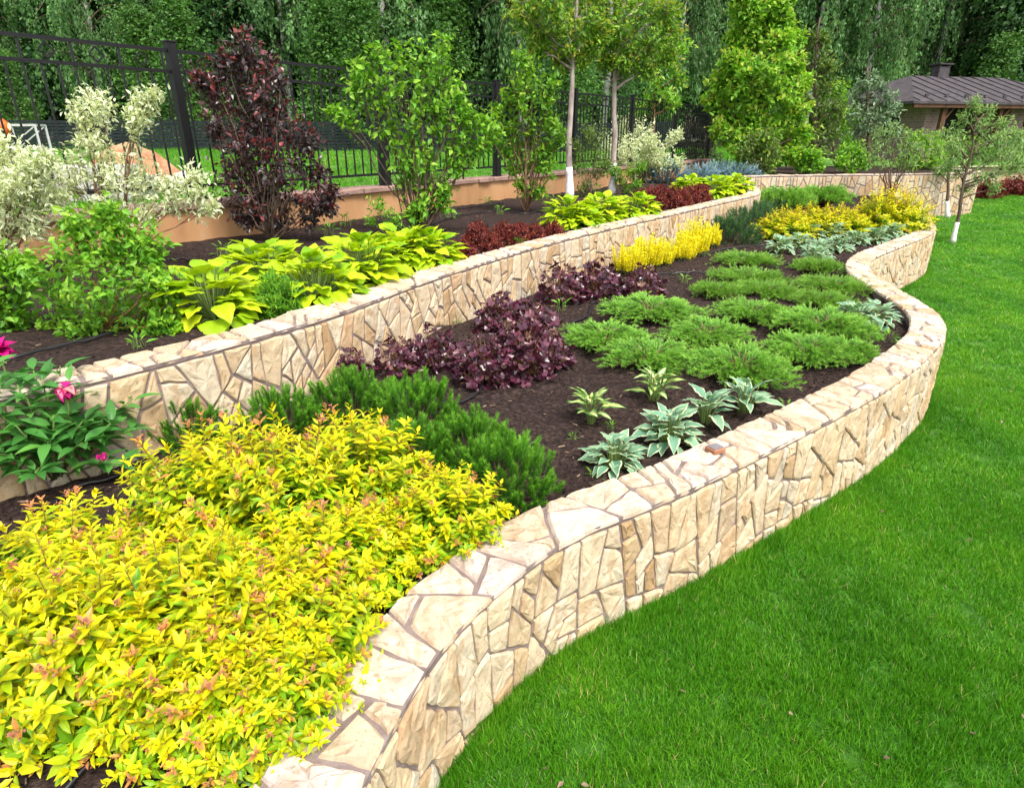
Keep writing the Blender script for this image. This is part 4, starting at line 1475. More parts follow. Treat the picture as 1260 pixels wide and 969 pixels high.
# ------------------------------------------------------------------ upper bed, front edge
HLV = [make_hosta(n=130, r=.42, h=.40, leaf=.145, T=HL, mat='hosta_lime', wd=1.0, el0=74, el1=2, arch=.8) for _ in range(3)]
G_LI = "lime hostas on the left terrace"
for px, py, sc, lab in [
        (258, 358, .95, "lime hosta at the left end, hanging over the terrace coping"),
        (325, 325, .95, "lime hosta at the back of the left clump, behind the feathery green plant"),
        (385, 342, .95, "lime hosta leaning on the coping in the middle of the left clump"),
        (445, 322, 1.0, "upright lime hosta with the largest leaves, right half of the clump"),
        (495, 303, .95, "lime hosta between the largest hosta and the coping"),
        (525, 303, .85, "lime hosta at the right end, next to the red barberries"),
        (700, 262, .95, "lime hosta below the first white-painted trunk"),
        (740, 256, 1.0, "lime hosta in the middle of the second clump between two painted trunks"),
        (785, 252, .88, "lime hosta at the right end of the second clump"),
        (718, 262, .72, "yellowest lime hosta, hanging over the coping of the second clump"),
        (850, 230, 1.05, "lime hosta beside the blue dwarf spruce"),
        (885, 231, 1.05, "lime hosta in front of the pale blue juniper"),
        (905, 227, 1.0, "last lime hosta, at the end of the terrace coping")]:
    put(HLV, "lime_hosta", lab, "perennial", px, py, ZS2, .17, sc * 1.12, G_LI)

FE = [make_dome(n=70, r=.14, h=.26, per=26, leaf=.05, mat='green2', T=LA, wd=.5, up=.9)]
put(FE, "aster", "feathery bright green plant growing in the middle of the lime hostas", "perennial", 340, 345, ZS2, .22, 1.0)

BA = [make_dome(n=110, r=.17, h=.19, per=30, leaf=.020) for _ in range(3)]
G_BA = "red dwarf barberries on the left terrace"
for px, py, sc, lab in [
        (570, 303, .85, "red dwarf barberry closest to the coping, next to the lime hosta"),
        (588, 287, 1.05, "largest red dwarf barberry mound of the left group"),
        (604, 294, .85, "red dwarf barberry right of the largest mound"),
        (620, 280, .85, "red dwarf barberry at the back of the group"),
        (638, 285, .95, "wide red dwarf barberry in the middle of the group"),
        (658, 283, .85, "red dwarf barberry left of the last single mound"),
        (682, 279, .85, "single red dwarf barberry just before the second lime hosta clump")]:
    put(BA, "barberry", lab, "shrub", px, py, ZS2, .13, (sc * .84, sc * .84, sc * 1.22), G_BA)
for px, py in [(793, 243), (812, 240), (830, 242), (848, 240), (862, 238), (805, 246), (838, 246)]:
    put(BA, "barberry", "red dwarf barberry in the mat between the far lime hostas", "shrub", px, py, ZS2, .13, (1.12, 1.12, 1.5), "far barberry mat")

BS = [make_brush(n=120, r=.34, h=.38, shoot=.13, needles=46, nl=.035, nw=.006, mat='bluedark', flat=.55, spread=.5)]
put(BS, "dwarf_spruce", "round dark blue dwarf spruce behind the red barberry mat", "shrub", 820, 214, ZS2, .2, 1.5)
BJ = [make_brush(n=110, r=.36, h=.26, shoot=.16, needles=50, nl=.035, nw=.007, mat='blue', flat=.6, spread=.5)]
for px, py, sc, lab in [(862, 211, 1.1, "pale blue spreading juniper, left of three"), (887, 209, 1.2, "pale blue spreading juniper, middle of three"), (912, 210, 1.1, "pale blue spreading juniper, right of three at the wall's end")]:
    put(BJ, "blue_juniper", lab, "shrub", px, py, ZS2, .2, (sc * 1.45, sc * 1.3, sc * 1.45), "blue junipers")

# leafy shrubs on the left terrace
Y0 = at(130, 405, ZS2)
shrub("hydrangea", "bushy fresh green shrub leaning over the left terrace coping", "shrub", Y0,
      [(95, 300, 30), (150, 290, 26), (60, 345, 30), (115, 345, 40), (165, 330, 36), (200, 350, 22), (75, 390, 34), (130, 390, 42), (175, 385, 34), (205, 400, 18), (100, 420, 22), (145, 425, 18), (95, 275, 14), (135, 262, 14), (185, 300, 16), (60, 418, 16)],
      OV, .046, 9, 'green2', 'redstem', twigs=28, rag=2.0, stem_r=.006, fine=.6, jit=1.0, droop=.1)
Y1 = at(5, 400, ZS2)
shrub("hydrangea", "smaller green shrub at the left edge below the variegated dogwood", "shrub", Y1,
      [(10, 350, 34), (-20, 380, 30), (18, 385, 20), (-10, 320, 24), (28, 330, 14), (5, 405, 16)], OV, .05, 9, 'green2', 'bark', twigs=30, stem_r=.006, jit=1.0)
Y2 = at(140, 330, ZS2)
shrub("dogwood", "white and green variegated dogwood with two tall shoots before the fence", "shrub", Y2,
      [(112, 118, 15), (98, 135, 17), (128, 130, 13), (105, 160, 15), (115, 175, 14), (180, 118, 11), (168, 130, 10), (172, 145, 8), (190, 112, 8),
       (130, 195, 16), (165, 195, 18), (95, 200, 16), (115, 215, 18), (150, 220, 22), (190, 215, 20), (215, 225, 17), (245, 215, 14), (250, 240, 13), (175, 245, 20), (130, 245, 17),
       (215, 250, 15), (90, 225, 14), (145, 265, 12), (60, 205, 13), (262, 255, 8), (190, 265, 10)],
      LA, .05, 11, 'varieg', 'bark_red', twigs=16, stem_r=.009, wd=1.0, jit=1.0, droop=.05)
Y3 = at(-5, 345, ZS2)
shrub("dogwood", "white and green variegated dogwood cut by the left edge of the picture", "shrub", Y3,
      [(15, 190, 24), (-10, 200, 30), (40, 205, 18), (20, 225, 28), (50, 235, 16), (-5, 245, 30), (30, 260, 24), (10, 285, 26), (58, 195, 9), (45, 275, 15), (0, 310, 18), (70, 240, 10)],
      LA, .052, 14, 'varieg', 'bark_red', twigs=24, stem_r=.009, jit=1.0)
Y4 = at(335, 298, ZS2)
shrub("ninebark", "tall dark purple ninebark standing before the second fence panel", "shrub", Y4,
      [(300, 45, 10), (285, 62, 13), (268, 75, 12), (310, 68, 14), (330, 80, 13), (258, 95, 13), (290, 95, 20), (320, 105, 20), (345, 95, 10), (275, 125, 22), (310, 135, 24),
       (342, 135, 18), (260, 150, 12), (290, 165, 26), (325, 170, 26), (360, 160, 20), (380, 170, 14), (300, 200, 26), (340, 205, 28), (375, 200, 24), (395, 215, 14), (280, 215, 18),
       (285, 245, 20), (320, 245, 24), (355, 245, 26), (390, 245, 18), (408, 235, 9), (300, 270, 14), (345, 272, 14), (385, 268, 12), (405, 255, 8), (242, 90, 7), (320, 150, 22), (335, 190, 24), (310, 225, 24), (300, 185, 22), (330, 220, 24), (318, 262, 16)],
      OV, .060, 8, 'ninebark', 'bark', twigs=19, rag=3.0, stem_r=.012, jit=1.1, droop=.25, tipb=.25)
Y5 = at(515, 290, ZS2)
shrub("hazel", "large fresh green multi-stemmed shrub in front of the fence", "shrub", Y5,
      [(465, 58, 10), (495, 62, 12), (525, 68, 13), (545, 52, 9), (440, 80, 10), (455, 90, 15), (485, 95, 20), (520, 95, 20), (550, 95, 15), (435, 105, 9), (468, 122, 20), (505, 125, 24), (540, 125, 20), (565, 115, 10),
       (475, 155, 20), (510, 160, 24), (545, 155, 20), (575, 135, 10), (585, 150, 12), (600, 150, 10), (490, 190, 18), (525, 190, 16), (560, 180, 14), (590, 180, 12), (425, 138, 6), (410, 135, 4),
       (500, 220, 14), (530, 225, 14), (545, 235, 12), (520, 250, 14), (560, 200, 10), (610, 165, 8), (505, 262, 12), (548, 245, 10)],
      OV, .072, 6, 'green2', 'bark', twigs=17, rag=2.2, stem_r=.014, jit=1.1, droop=.25, tipb=.4)
Y5b = at(480, 292, ZS2)
shrub("weed_bush", "small green growth at the foot of the large leafy shrub", "weed", Y5b, [(475, 262, 12), (462, 250, 9), (490, 275, 12), (510, 285, 9), (455, 272, 7)], LA, .05, 7, 'green2', 'stem', twigs=14, stem_r=.004)
Y6 = at(648, 262, ZS2)
shrub("viburnum", "slim upright green shrub between the leafy shrub and the first painted trunk", "shrub", Y6,
      [(640, 70, 8), (648, 85, 10), (635, 100, 11), (655, 105, 10), (680, 100, 7), (625, 120, 10), (645, 130, 13), (672, 125, 9), (612, 135, 8), (630, 155, 10), (655, 160, 12), (680, 150, 9), (690, 165, 6),
       (640, 185, 10), (665, 185, 9), (632, 205, 9), (655, 210, 12), (675, 205, 8), (645, 232, 11), (662, 235, 9), (605, 165, 7), (620, 180, 8), (680, 180, 8)],
      LA, .085, 7, 'green', 'bark_red', twigs=16, stem_r=.012, wd=1.2, jit=1.1)
for Yp, lst, lab, mt, lf in [
        (at(725, 243, ZS2), [(722, 160, 9), (735, 165, 10), (715, 180, 12), (735, 190, 14), (712, 205, 13), (730, 215, 16), (745, 205, 9), (720, 230, 11)], "yellow-green upright bush between the two painted trunks", 'olive', .05),
        (at(760, 240, ZS2), [(755, 210, 8), (765, 220, 9), (778, 212, 7), (770, 232, 7), (790, 205, 6), (785, 228, 6)], "low fresh green bush behind the second painted trunk", 'green', .05)]:
    shrub("bush", lab, "shrub", Yp, lst, LA, lf * 1.3, 8, mt, 'bark', twigs=22, stem_r=.008, jit=1.1)
Y7 = at(785, 226, ZS2)
Y7[1] += .2
shrub("dogwood", "round white variegated dogwood behind the painted trunks", "shrub", Y7,
      [(770, 185, 20), (795, 185, 20), (755, 190, 16), (812, 195, 15), (765, 205, 15), (800, 208, 14), (765, 158, 13), (790, 162, 15), (750, 175, 12), (775, 180, 16), (800, 175, 11), (810, 190, 11), (760, 195, 13), (790, 198, 14), (815, 205, 9), (835, 200, 8), (828, 170, 6), (835, 165, 5), (775, 212, 10), (805, 210, 9)],
      LA, .075, 12, 'varieg', 'bark', twigs=30, stem_r=.01, jit=1.1)
Y8 = at(852, 212, ZS2)
shrub("smoke_bush", "thin smoky purple-brown bush in front of the dark fence end", "shrub", Y8,
      [(848, 150, 9), (862, 160, 10), (875, 172, 9), (840, 165, 9), (852, 190, 10), (868, 195, 10), (880, 190, 9), (890, 200, 9), (842, 175, 8), (858, 185, 9), (870, 180, 6), (846, 195, 8), (862, 200, 7)], LA, .08, 9, 'purplegrey', 'bark', twigs=22, stem_r=.008, jit=1.1)

# young trees with limewashed trunks
T1 = at(701, 243, ZS2)
tree("rowan_tree", "young rowan with white-painted trunk foot, left of the pair", "tree", T1, (693, -55),
     [(650, 25, 22), (690, 20, 26), (725, 25, 22), (640, 5, 18), (670, -10, 30), (710, -15, 30), (740, -5, 22), (665, 48, 16), (700, 50, 18), (730, 55, 16), (690, 72, 12), (660, 60, 9), (690, -50, 26), (740, 40, 14), (715, 75, 9)],
     LA, .085, 15, 'rowan', 'bark_grey', .062, limed=.52, twigs=32, droop=.3, tipb=.5, jit=1.0)
T2 = at(752, 239, ZS2)
tree("rowan_tree", "young rowan with white-painted trunk foot, right of the pair", "tree", T2, (765, -55),
     [(760, 25, 24), (795, 20, 26), (825, 15, 20), (775, -10, 28), (815, -15, 24), (750, 50, 16), (780, 55, 22), (810, 50, 20), (765, 80, 16), (795, 85, 14), (830, 40, 14), (745, 75, 9), (770, -50, 26), (825, 70, 9)],
     LA, .085, 15, 'rowan', 'bark_grey', .06, limed=.55, twigs=32, droop=.3, tipb=.4, jit=1.0)
T3 = at(801, 222, ZS2)
tree("rowan_tree", "small thin rowan with sparse bright leaves behind the blue spruce", "tree", T3, (812, 55),
     [(812, 65, 9), (825, 80, 11), (800, 82, 10), (835, 95, 9), (808, 105, 11), (822, 118, 9), (795, 125, 9), (830, 128, 8), (785, 135, 6), (840, 60, 10), (820, 45, 12)],
     LA, .13, 5, 'maple', 'bark_red', .05, limed=.62, twigs=18, jit=1.0)

# ------------------------------------------------------------------ behind the far wall
def fy(px, py, z=.92):
    return at(px, py, z)


T4 = np.array([*far(940, 200, 18.0)[:2], .88])
tree("maple_tree", "tall lime-green maple behind the end of the left terrace", "tree", T4, (935, -22),
     [(912, -8, 9), (910, 12, 12), (925, 22, 14), (960, 8, 11), (972, -5, 8), (945, 30, 16), (965, 30, 13), (905, 45, 13), (930, 52, 19), (960, 55, 18), (980, 50, 10), (898, 75, 13), (920, 82, 20), (950, 85, 22), (978, 82, 14),
      (885, 98, 12), (905, 110, 19), (935, 115, 22), (968, 112, 20), (990, 105, 10), (875, 125, 11), (895, 140, 18), (925, 145, 22), (958, 145, 22), (985, 138, 13), (882, 160, 11), (905, 170, 18), (940, 175, 20), (970, 172, 18), (990, 165, 10),
      (915, 192, 12), (950, 195, 12), (975, 190, 9), (930, 5, 9)],
     OV, .135, 12, 'maple', 'bark', .08, twigs=32, tipb=.5, jit=1.2, droop=.15)
T5 = np.array([*far(1000, 195, 20.0)[:2], .88])
tree("young_tree", "slender olive-green tree just right of the lime maple", "tree", T5, (1005, 22),
     [(995, 45, 9), (1012, 50, 8), (985, 68, 10), (1008, 75, 12), (1022, 85, 9), (995, 100, 13), (1018, 110, 12), (990, 130, 13), (1012, 138, 14), (1030, 135, 9), (1000, 160, 14), (1022, 165, 11), (990, 180, 9), (1010, 185, 10)],
     LA, .16, 6, 'olive', 'bark', .07, twigs=22, jit=1.2)
T6 = np.array([*far(1072, 195, 21.5)[:2], .88])
tree("silver_tree", "grey-green bushy tree left of the brick house", "tree", T6, (1072, 82),
     [(1072, 95, 6), (1062, 105, 9), (1082, 108, 9), (1055, 120, 10), (1075, 125, 12), (1095, 122, 9), (1050, 138, 10), (1070, 145, 13), (1090, 142, 12), (1102, 135, 7), (1055, 160, 12), (1080, 165, 14), (1100, 160, 9)],
     LA, .13, 7, 'silver', 'bark', .07, twigs=24, jit=1.2)
for px, Y, lst, lab, nm, mt, lf in [
        (998, 18.2, [(990, 190, 8), (1002, 193, 9), (996, 205, 9), (985, 203, 7), (1008, 205, 6)], "small bright green bush on the far wall terrace below the olive tree", "bush", 'green2', .10),
        (1047, 18.6, [(1040, 186, 10), (1055, 188, 10), (1035, 200, 9), (1050, 202, 12), (1062, 200, 8), (1045, 210, 7)], "dense rich green bush in the middle of the far wall", "bush", 'green2', .10),
        (1140, 20.5, [(1125, 172, 12), (1145, 172, 12), (1158, 180, 9), (1115, 190, 12), (1135, 192, 15), (1155, 196, 11), (1120, 205, 9), (1145, 208, 9)], "broad light green bush in front of the brick house", "bush", 'maple', .12),
        (935, 17.2, [(925, 172, 9), (945, 168, 9), (915, 188, 9), (935, 190, 12), (955, 185, 10), (925, 203, 8), (945, 204, 8)], "soft olive bush at the foot of the lime maple", "bush", 'olive', .10),
        (1030, 24.5, [(1030, 108, 12), (1042, 122, 12), (1020, 128, 10), (1045, 148, 14), (1028, 160, 12), (1045, 172, 10)], "green bushy tree in the gap between olive and grey-green trees", "bush", 'green', .15),
        (1240, 20.5, [(1230, 172, 11), (1250, 165, 12), (1265, 180, 12), (1240, 188, 10), (1225, 190, 8), (1258, 195, 9)], "pale green bush at the right edge before the brick house", "bush", 'willow', .12),
        (1195, 21.5, [(1180, 180, 10), (1200, 178, 10), (1215, 188, 9), (1190, 195, 9), (1170, 192, 8)], "light green bush behind the willow-like tree", "bush", 'green', .12)]:
    p0 = far(px, 180, Y)
    shrub(nm, lab, "shrub", (p0[0], p0[1], .88), lst, LA if mt != 'green2' else OV, lf, 8, mt, 'bark', twigs=26, stem_r=.02, jit=1.2)
T7 = at(1172, 299, -.11)
tree("willow_tree", "slanting young willow-like tree with limed foot on the lawn", "tree", T7, (1198, 150),
     [(1200, 128, 7), (1215, 138, 8), (1185, 145, 9), (1210, 155, 10), (1235, 150, 8), (1180, 168, 11), (1205, 172, 12), (1230, 172, 11), (1250, 165, 7), (1175, 190, 10), (1195, 195, 13), (1222, 195, 13), (1245, 190, 10), (1180, 212, 10),
      (1205, 218, 10), (1230, 212, 10), (1250, 208, 8), (1188, 232, 7), (1225, 230, 6), (1165, 205, 7), (1262, 200, 8), (1170, 178, 7)],
     LA, .075, 7, 'willow', 'bark', .04, limed=.40, twigs=20, rag=2.4, jit=1.2, wd=.75, tipb=.3)
T8 = at(1166, 268, -.11)
tree("willow_tree", "second willow-like tree with limed foot, close to the far wall", "tree", T8, (1170, 175),
     [(1160, 165, 8), (1172, 180, 9), (1150, 185, 8), (1165, 200, 9), (1182, 192, 8), (1155, 212, 7)], LA, .10, 5, 'willow', 'bark', .05, limed=.42, twigs=18, jit=1.2, wd=.75)
T9 = np.array([*far(1096, 245, 15.6)[:2], ZS1])
shrub("almond_bush", "thin-stemmed feathery bush rising before the far wall", "shrub", T9,
      [(1080, 160, 9), (1098, 158, 10), (1115, 165, 9), (1075, 178, 10), (1095, 180, 12), (1118, 182, 10), (1130, 178, 7), (1085, 198, 9), (1105, 200, 10), (1070, 195, 7), (1122, 200, 7)],
      LA, .085, 5, 'willow', 'bark', twigs=20, stem_r=.02, jit=1.2, wd=.75)
for px, py, sc, lab in [(1215, 232, 3.0, "reddish shrub on the far lawn edge below the distant wall, left one"), (1250, 228, 3.2, "reddish shrub at the right edge below the distant wall")]:
    p = far(px, py, 22.5 if px < 1230 else 23.6)
    parts(thing("barberry", lab, "shrub", (p[0], p[1], -.12), RZ(), "reddish shrubs below the distant wall", sc), *BA[0])

# ------------------------------------------------------------------ beyond the fence
M['earth'] = surf_mat("orange_earth", [(.3, (.30, .14, .07)), (.55, (.46, .24, .13)), (.75, (.55, .34, .20))], scale=3, detail=9, bump=.8, bscale=14, bdist=.05, rough=.95)
M['concrete'] = surf_mat("pale_concrete", [(.3, (.36, .34, .33)), (.7, (.52, .50, .48))], scale=3, bump=.3, bscale=40)
M['orange'] = surf_mat("orange_paint", [(0, (.72, .13, .02)), (1, (.80, .17, .03))], rough=.4, bump=0)
M['white'] = surf_mat("white_paint", [(.2, (.42, .42, .41)), (1, (.55, .55, .54))], rough=.5, bump=0)
M['rubber'] = surf_mat("black_rubber", [(0, (.015, .015, .015)), (1, (.03, .03, .03))], bump=0)


def mound(name, label, px, py, Y, wpx, hpx, mat='earth'):
    p = far(px, py, Y)
    zg = float(zfield(p[0], p[1]))
    R_, H_ = wpx * ppm(p) / 2, hpx * ppm(p)
    n, m = 48, 26
    a = np.linspace(0, 2 * math.pi, n, endpoint=False)
    r = np.linspace(1, 0, m)
    A, R2 = np.meshgrid(a, r)
    x, y = R_ * R2 * np.cos(A), R_ * R2 * np.sin(A)
    k = 1 + .5 * vnoise(np.cos(A) * 2 + 9, np.sin(A) * 2 + 4, 1.3)
    z = H_ * (1 - R2) ** .8 * (1 - .18 * (1 - R2)) + H_ * .25 * vnoise(x + 20, y + 7, 1.8) * np.sin(np.pi * (1 - R2)) + .10 * H_ * vnoise(x, y, 6) * (1 - R2)
    V = np.stack([x * k, y * k, z - .05], -1).reshape(-1, 3)
    i, j = [q.ravel() for q in np.meshgrid(np.arange(m - 1), np.arange(n), indexing='ij')]
    g = Geo().add(V, np.stack([i * n + j, i * n + (j + 1) % n, (i + 1) * n + (j + 1) % n, (i + 1) * n + j], 1))
    o = g.build(name, M[mat], None, True)
    o.location = (p[0], p[1], zg)
    return tag(o, label, "mound")


mound("earth_mound", "tall heap of orange earth on the field beyond the fence", 158, 190, 15.5, 120, 62)
mound("earth_mound", "low wide heap of orange earth left of the tall one", 92, 195, 16.5, 75, 22)
mound("rubble_heap", "small grey rubble heap beside the big fence post", 222, 192, 15.0, 45, 24, 'concrete')
p = far(85, 215, 11.5)
root = thing("concrete_blocks", "stack of pale concrete slabs on the field behind the variegated dogwood", "slabs", (p[0], p[1], float(zfield(p[0], p[1]))), .15)
for k, (dx, dy, w_) in enumerate([(0, 0, 2.4), (.1, .05, 2.3), (-.1, 0, 2.1)]):
    box(Geo(), (dx, dy, .09 + .19 * k), (w_, 1.0, .17), .04 * k, bev=.015).build("slab", M['concrete'], root)
p = far(33, 172, 19.0)
root = thing("trestle", "white metal trestle frame standing on the field near the left edge", "trestle", (p[0], p[1], float(zfield(p[0], p[1])) - .02), .2)
zt_ = far(33, 154, 19.0)[2] - root.location.z
g = Geo()
for y in (-.3, .3):
    bar(g, (-.42, y, 0), (-.42, y, zt_), .035)
    bar(g, (.42, y, 0), (.42, y, zt_), .05)
    bar(g, (-.42, y, zt_), (.42, y, zt_), .05)
    bar(g, (-.42, y, zt_ * .45), (.42, y, zt_ * .98), .028)
    bar(g, (-.42, y, zt_ * .45), (.42, y, zt_ * .45), .028)
for x in (-.42, .42):
    bar(g, (x, -.3, zt_), (x, .3, zt_), .05)
g.build("frame", M['white'], root)
p = far(2, 172, 17.5)
root = thing("cement_mixer", "orange cement mixer cut by the left edge beyond the fence", "cement mixer", (p[0], p[1], float(zfield(p[0], p[1]))), .3)
zz = far(2, 160, 17.5)[2] - root.location.z
g = Geo()
prof_ = [(-.28, .12), (-.25, .17), (-.08, .23), (.08, .23), (.24, .15), (.27, .14)]
ax_ = np.array([.75, 0, .55])
tube(g, np.array([np.array([0, 0, zz]) + unit(ax_) * q for q, _ in prof_]), [r_ for _, r_ in prof_], 16)
g.build("drum", M['orange'], root, True)
g = Geo()
for sx in (-.35, .35):
    for sy in (-.3, .3):
        bar(g, (sx, sy, .05), (sx * .4, sy, zz), .05)
bar(g, (-.35, -.3, .3), (.35, -.3, .3), .04)
bar(g, (-.35, .3, .3), (.35, .3, .3), .04)
g.build("stand", M['rubber'], root)
for sy in (-.38, .38):
    g = Geo()
    tube(g, np.array([(-.35, sy - .05, .2), (-.35, sy + .05, .2)]), .2, 18)
    g.build("wheel", M['rubber'], root)

# dark netting fence at the edge of the wood
root = thing("netting_fence", "dark netting fence along the wood's edge behind the field", "fence", (0, 30, 1.2))
M['net'] = surf_mat("dark_netting", [(.3, (.010, .016, .018)), (.7, (.018, .026, .028))], bump=0, rough=.9)
pts = [(-60, 27), (-40, 28.5), (-28, 29.5), (-14, 30.5), (-2, 31), (9, 31.5)]
net = Path(pts)
ns = int(net.L / 2.5)
for k in range(ns):
    a, b = net.at(np.array([k * 2.5, (k + 1) * 2.5]))
    g = Geo()
    za, zb = float(zfield(*a)), float(zfield(*b))
    for zq in np.linspace(.05, 1.15, 9):                  # the netting: wide slats of woven strip with gaps between
        bar(g, (*(a - (0, 30 * 0)), za + zq), (*b, zb + zq), .105)
    bar(g, (*a, za - .1), (*a, za + 1.35), .09)
    o = g.build("netting_panel", M['net'], root)
    o.matrix_parent_inverse = root.matrix_world.inverted() if False else o.matrix_parent_inverse
    o.location = (0, -30, -1.2)


# ------------------------------------------------------------------ the wood
def forest_tree(H, r, drooping, nprim, mat, bark, leaf, zlow, per=10, strands=5):
    gl, gs, gt = Geo(), Geo(), Geo()
    tt = np.linspace(0, 1, 10)
    tr = np.stack([.25 * np.cumsum(gauss(10)) * .25, .25 * np.cumsum(gauss(10)) * .25, H * tt], 1)
    tr[0, :2] = 0
    tube(gt, tr, H * .0095 * (1 - .85 * tt) + .01, 8)
    Pa, Da, Ta, Sa = [], [], [], []
    for i in range(nprim):
        f = (i + rng.random()) / nprim
        z0 = H * (zlow + (1 - zlow) * f * .97)
        a = i * 2.4 + gauss() * .4
        env = (math.sin(math.pi * min(1, (.18 + .82 * f)) ** .9) ** .7) if drooping else (1 - f) ** .75 * (.55 + .45 * min(1, f * 5))
        R = r * max(.12, env) * (.6 + .6 * rng.random())
        q = np.linspace(0, 1, 6)
        rise = .45 * R if drooping else .15 * R
        c = np.stack([np.interp(z0, tr[:, 2], tr[:, 0]) + R * q * math.cos(a), np.interp(z0, tr[:, 2], tr[:, 1]) + R * q * math.sin(a),
                      z0 + rise * np.sin(np.pi * q * .75) - (.25 * R * q ** 2)], 1)
        tube(gs, c, np.linspace(.05, .012, 6), 4)
        for s in range(strands):
            u = .3 + .7 * rng.random()
            b = np.array([np.interp(u, q, c[:, k]) for k in range(3)]) + gauss(3) * .12 * R * np.array([1, 1, .4])
            ln = (1.1 + 1.5 * rng.random()) if drooping else (.5 + .5 * rng.random())
            t = rnd(per)
            if drooping:
                P = b + np.stack([gauss(per) * .10, gauss(per) * .10, -ln * t], 1) * np.array([1, 1, 1]) + np.outer(t, gauss(3) * .18 * np.array([1, 1, 0]))
                D = np.tile([0, 0, -1.], (per, 1)) + gauss(per, 3) * .45
            else:
                P = b + gauss(per, 3) * ln * np.array([.55, .55, .35])
                D = gauss(per, 3) * np.array([1, 1, .5]) + np.array([math.cos(a), math.sin(a), -.4]) * .5
            Pa.append(P)
            Da.append(D)
            Ta.append(np.clip(.45 + .16 * gauss(per) + .18 * gauss(), 0, 1))
    P, D, T = np.concatenate(Pa), np.concatenate(Da), np.concatenate(Ta)
    n = len(P)
    inst(gl, RH, P, D, gauss(n, 3) + (0, -.3, .5), leaf * (.6 + .8 * rnd(n)), .62 if drooping else .85, T)
    return [("crown", gl.mesh("forest_crown", M[mat])), ("trunk", gt.mesh("forest_trunk", M[bark], True)), ("limbs", gs.mesh("forest_limbs", M['bark']))]


B1 = [forest_tree(20, 3.5, True, 80, 'birchleaf', 'birch', .19, .16, per=34, strands=10) for _ in range(3)]
D1 = [forest_tree(19, 3.8, False, 90, 'darkleaf', 'bark', .24, .05, per=24, strands=9) for _ in range(2)]
Y1_ = [forest_tree(8, 2.2, False, 50, 'midleaf', 'bark', .17, .04, per=22, strands=7) for _ in range(2)]
LB = "tall drooping birch with feathery light green crown at the edge of the wood"
LD = "dark dense leafy tree deeper in the wood behind the birches"
LY = "young lower tree growing under the birches at the wood's edge"


def zwood(x, y):
    return 1.2 if x < 15 else 1.0


for row, (Y, step, kindv) in enumerate([(37, 5.6, 'B'), (41, 4.6, 'D'), (45.5, 4.0, 'B'), (50, 4.2, 'D'), (56, 4.6, 'D')]):
    x = -.86 * Y - 2
    while x < .86 * Y + 3:
        xx, yy = x + gauss() * .8, Y + gauss() * 1.0 + (.0 if x < 8 else 3.0)
        k_ = kindv if rng.random() < .8 else ('D' if kindv == 'B' else 'B')
        v = B1 if k_ == 'B' else D1
        parts(thing("birch_tree" if k_ == 'B' else "forest_tree", LB if k_ == 'B' else LD, "tree", (xx, yy, zwood(xx, yy) - .1), RZ(),
                    "birches of the wood" if k_ == 'B' else "dark trees of the wood", (.8 + .4 * rng.random(),) * 2 + (.85 + .35 * rng.random(),)), *v[int(rng.integers(len(v)))])
        x += step * (.75 + .5 * rng.random())
x = -32
while x < 38:
    yy = 33.5 + gauss() * 1.0 + (0 if x < 8 else 3.5)
    if not (9 < x < 24 and yy < 38):
        parts(thing("young_tree", LY, "tree", (x, yy, zwood(x, yy) - .1), RZ(), "young trees of the wood's edge", .5 + .5 * rng.random()), *Y1_[int(rng.integers(2))])
    x += 4.5 * (.5 + 1.0 * rng.random())

# ------------------------------------------------------------------ stuff: grass blades, soil crumbs, wood chips
BL = leaf_t(3, 1, lambda t: 1 - .92 * t ** 1.6, 0, .28, 1.0)


def make_tuft(i, n=60, R=.05, hh=.040, bw=.0032):
    a, q = rnd(n) * 6.28, np.sqrt(rnd(n)) * R
    P = np.stack([q * np.cos(a), q * np.sin(a), 0 * a - .006], 1)
    D = UPV + gauss(n, 3) * np.array([.38, .38, .05])
    N = gauss(n, 3)
    h_ = hh * (.55 + .6 * rnd(n))
    tn = np.clip(.45 + .2 * gauss(n), 0, .93)
    tn[rnd(n) < .02] = 1.0
    g = inst(Geo(), BL, P, D, N, h_, bw / h_, tn)
    o = bpy.data.objects.new("grass_tuft", g.mesh("grass_tuft", M['grass']))
    return o


tufts = bpy.data.collections.new("grass_tufts")
for i in range(5):
    tufts.objects.link(make_tuft(i))

sF = np.linspace(0, FRONT.L, 300)
poly = [tuple(p) for p in FRONT.at(sF, np.full(300, .025)) if p[1] < 16.6]
poly += [tuple(p) for p in BACK.at(np.linspace(0, BACK.L, 60), np.full(60, .03)) if p[0] > 9.9]
poly += [(14.6, 23.5), (17.3, 24.4), (20.5, 25.1), (26, 25.9), (29.5, 25.9), (29.5, -1.8), (-.6, -1.8)]
poly = np.array(poly)


def inside(x, y, P):
    r = np.zeros(len(x), bool)
    j = len(P) - 1
    for i in range(len(P)):
        c = ((P[i, 1] > y) != (P[j, 1] > y)) & (x < (P[j, 0] - P[i, 0]) * (y - P[i, 1]) / (P[j, 1] - P[i, 1] + 1e-12) + P[i, 0])
        r ^= c
        j = i
    return r


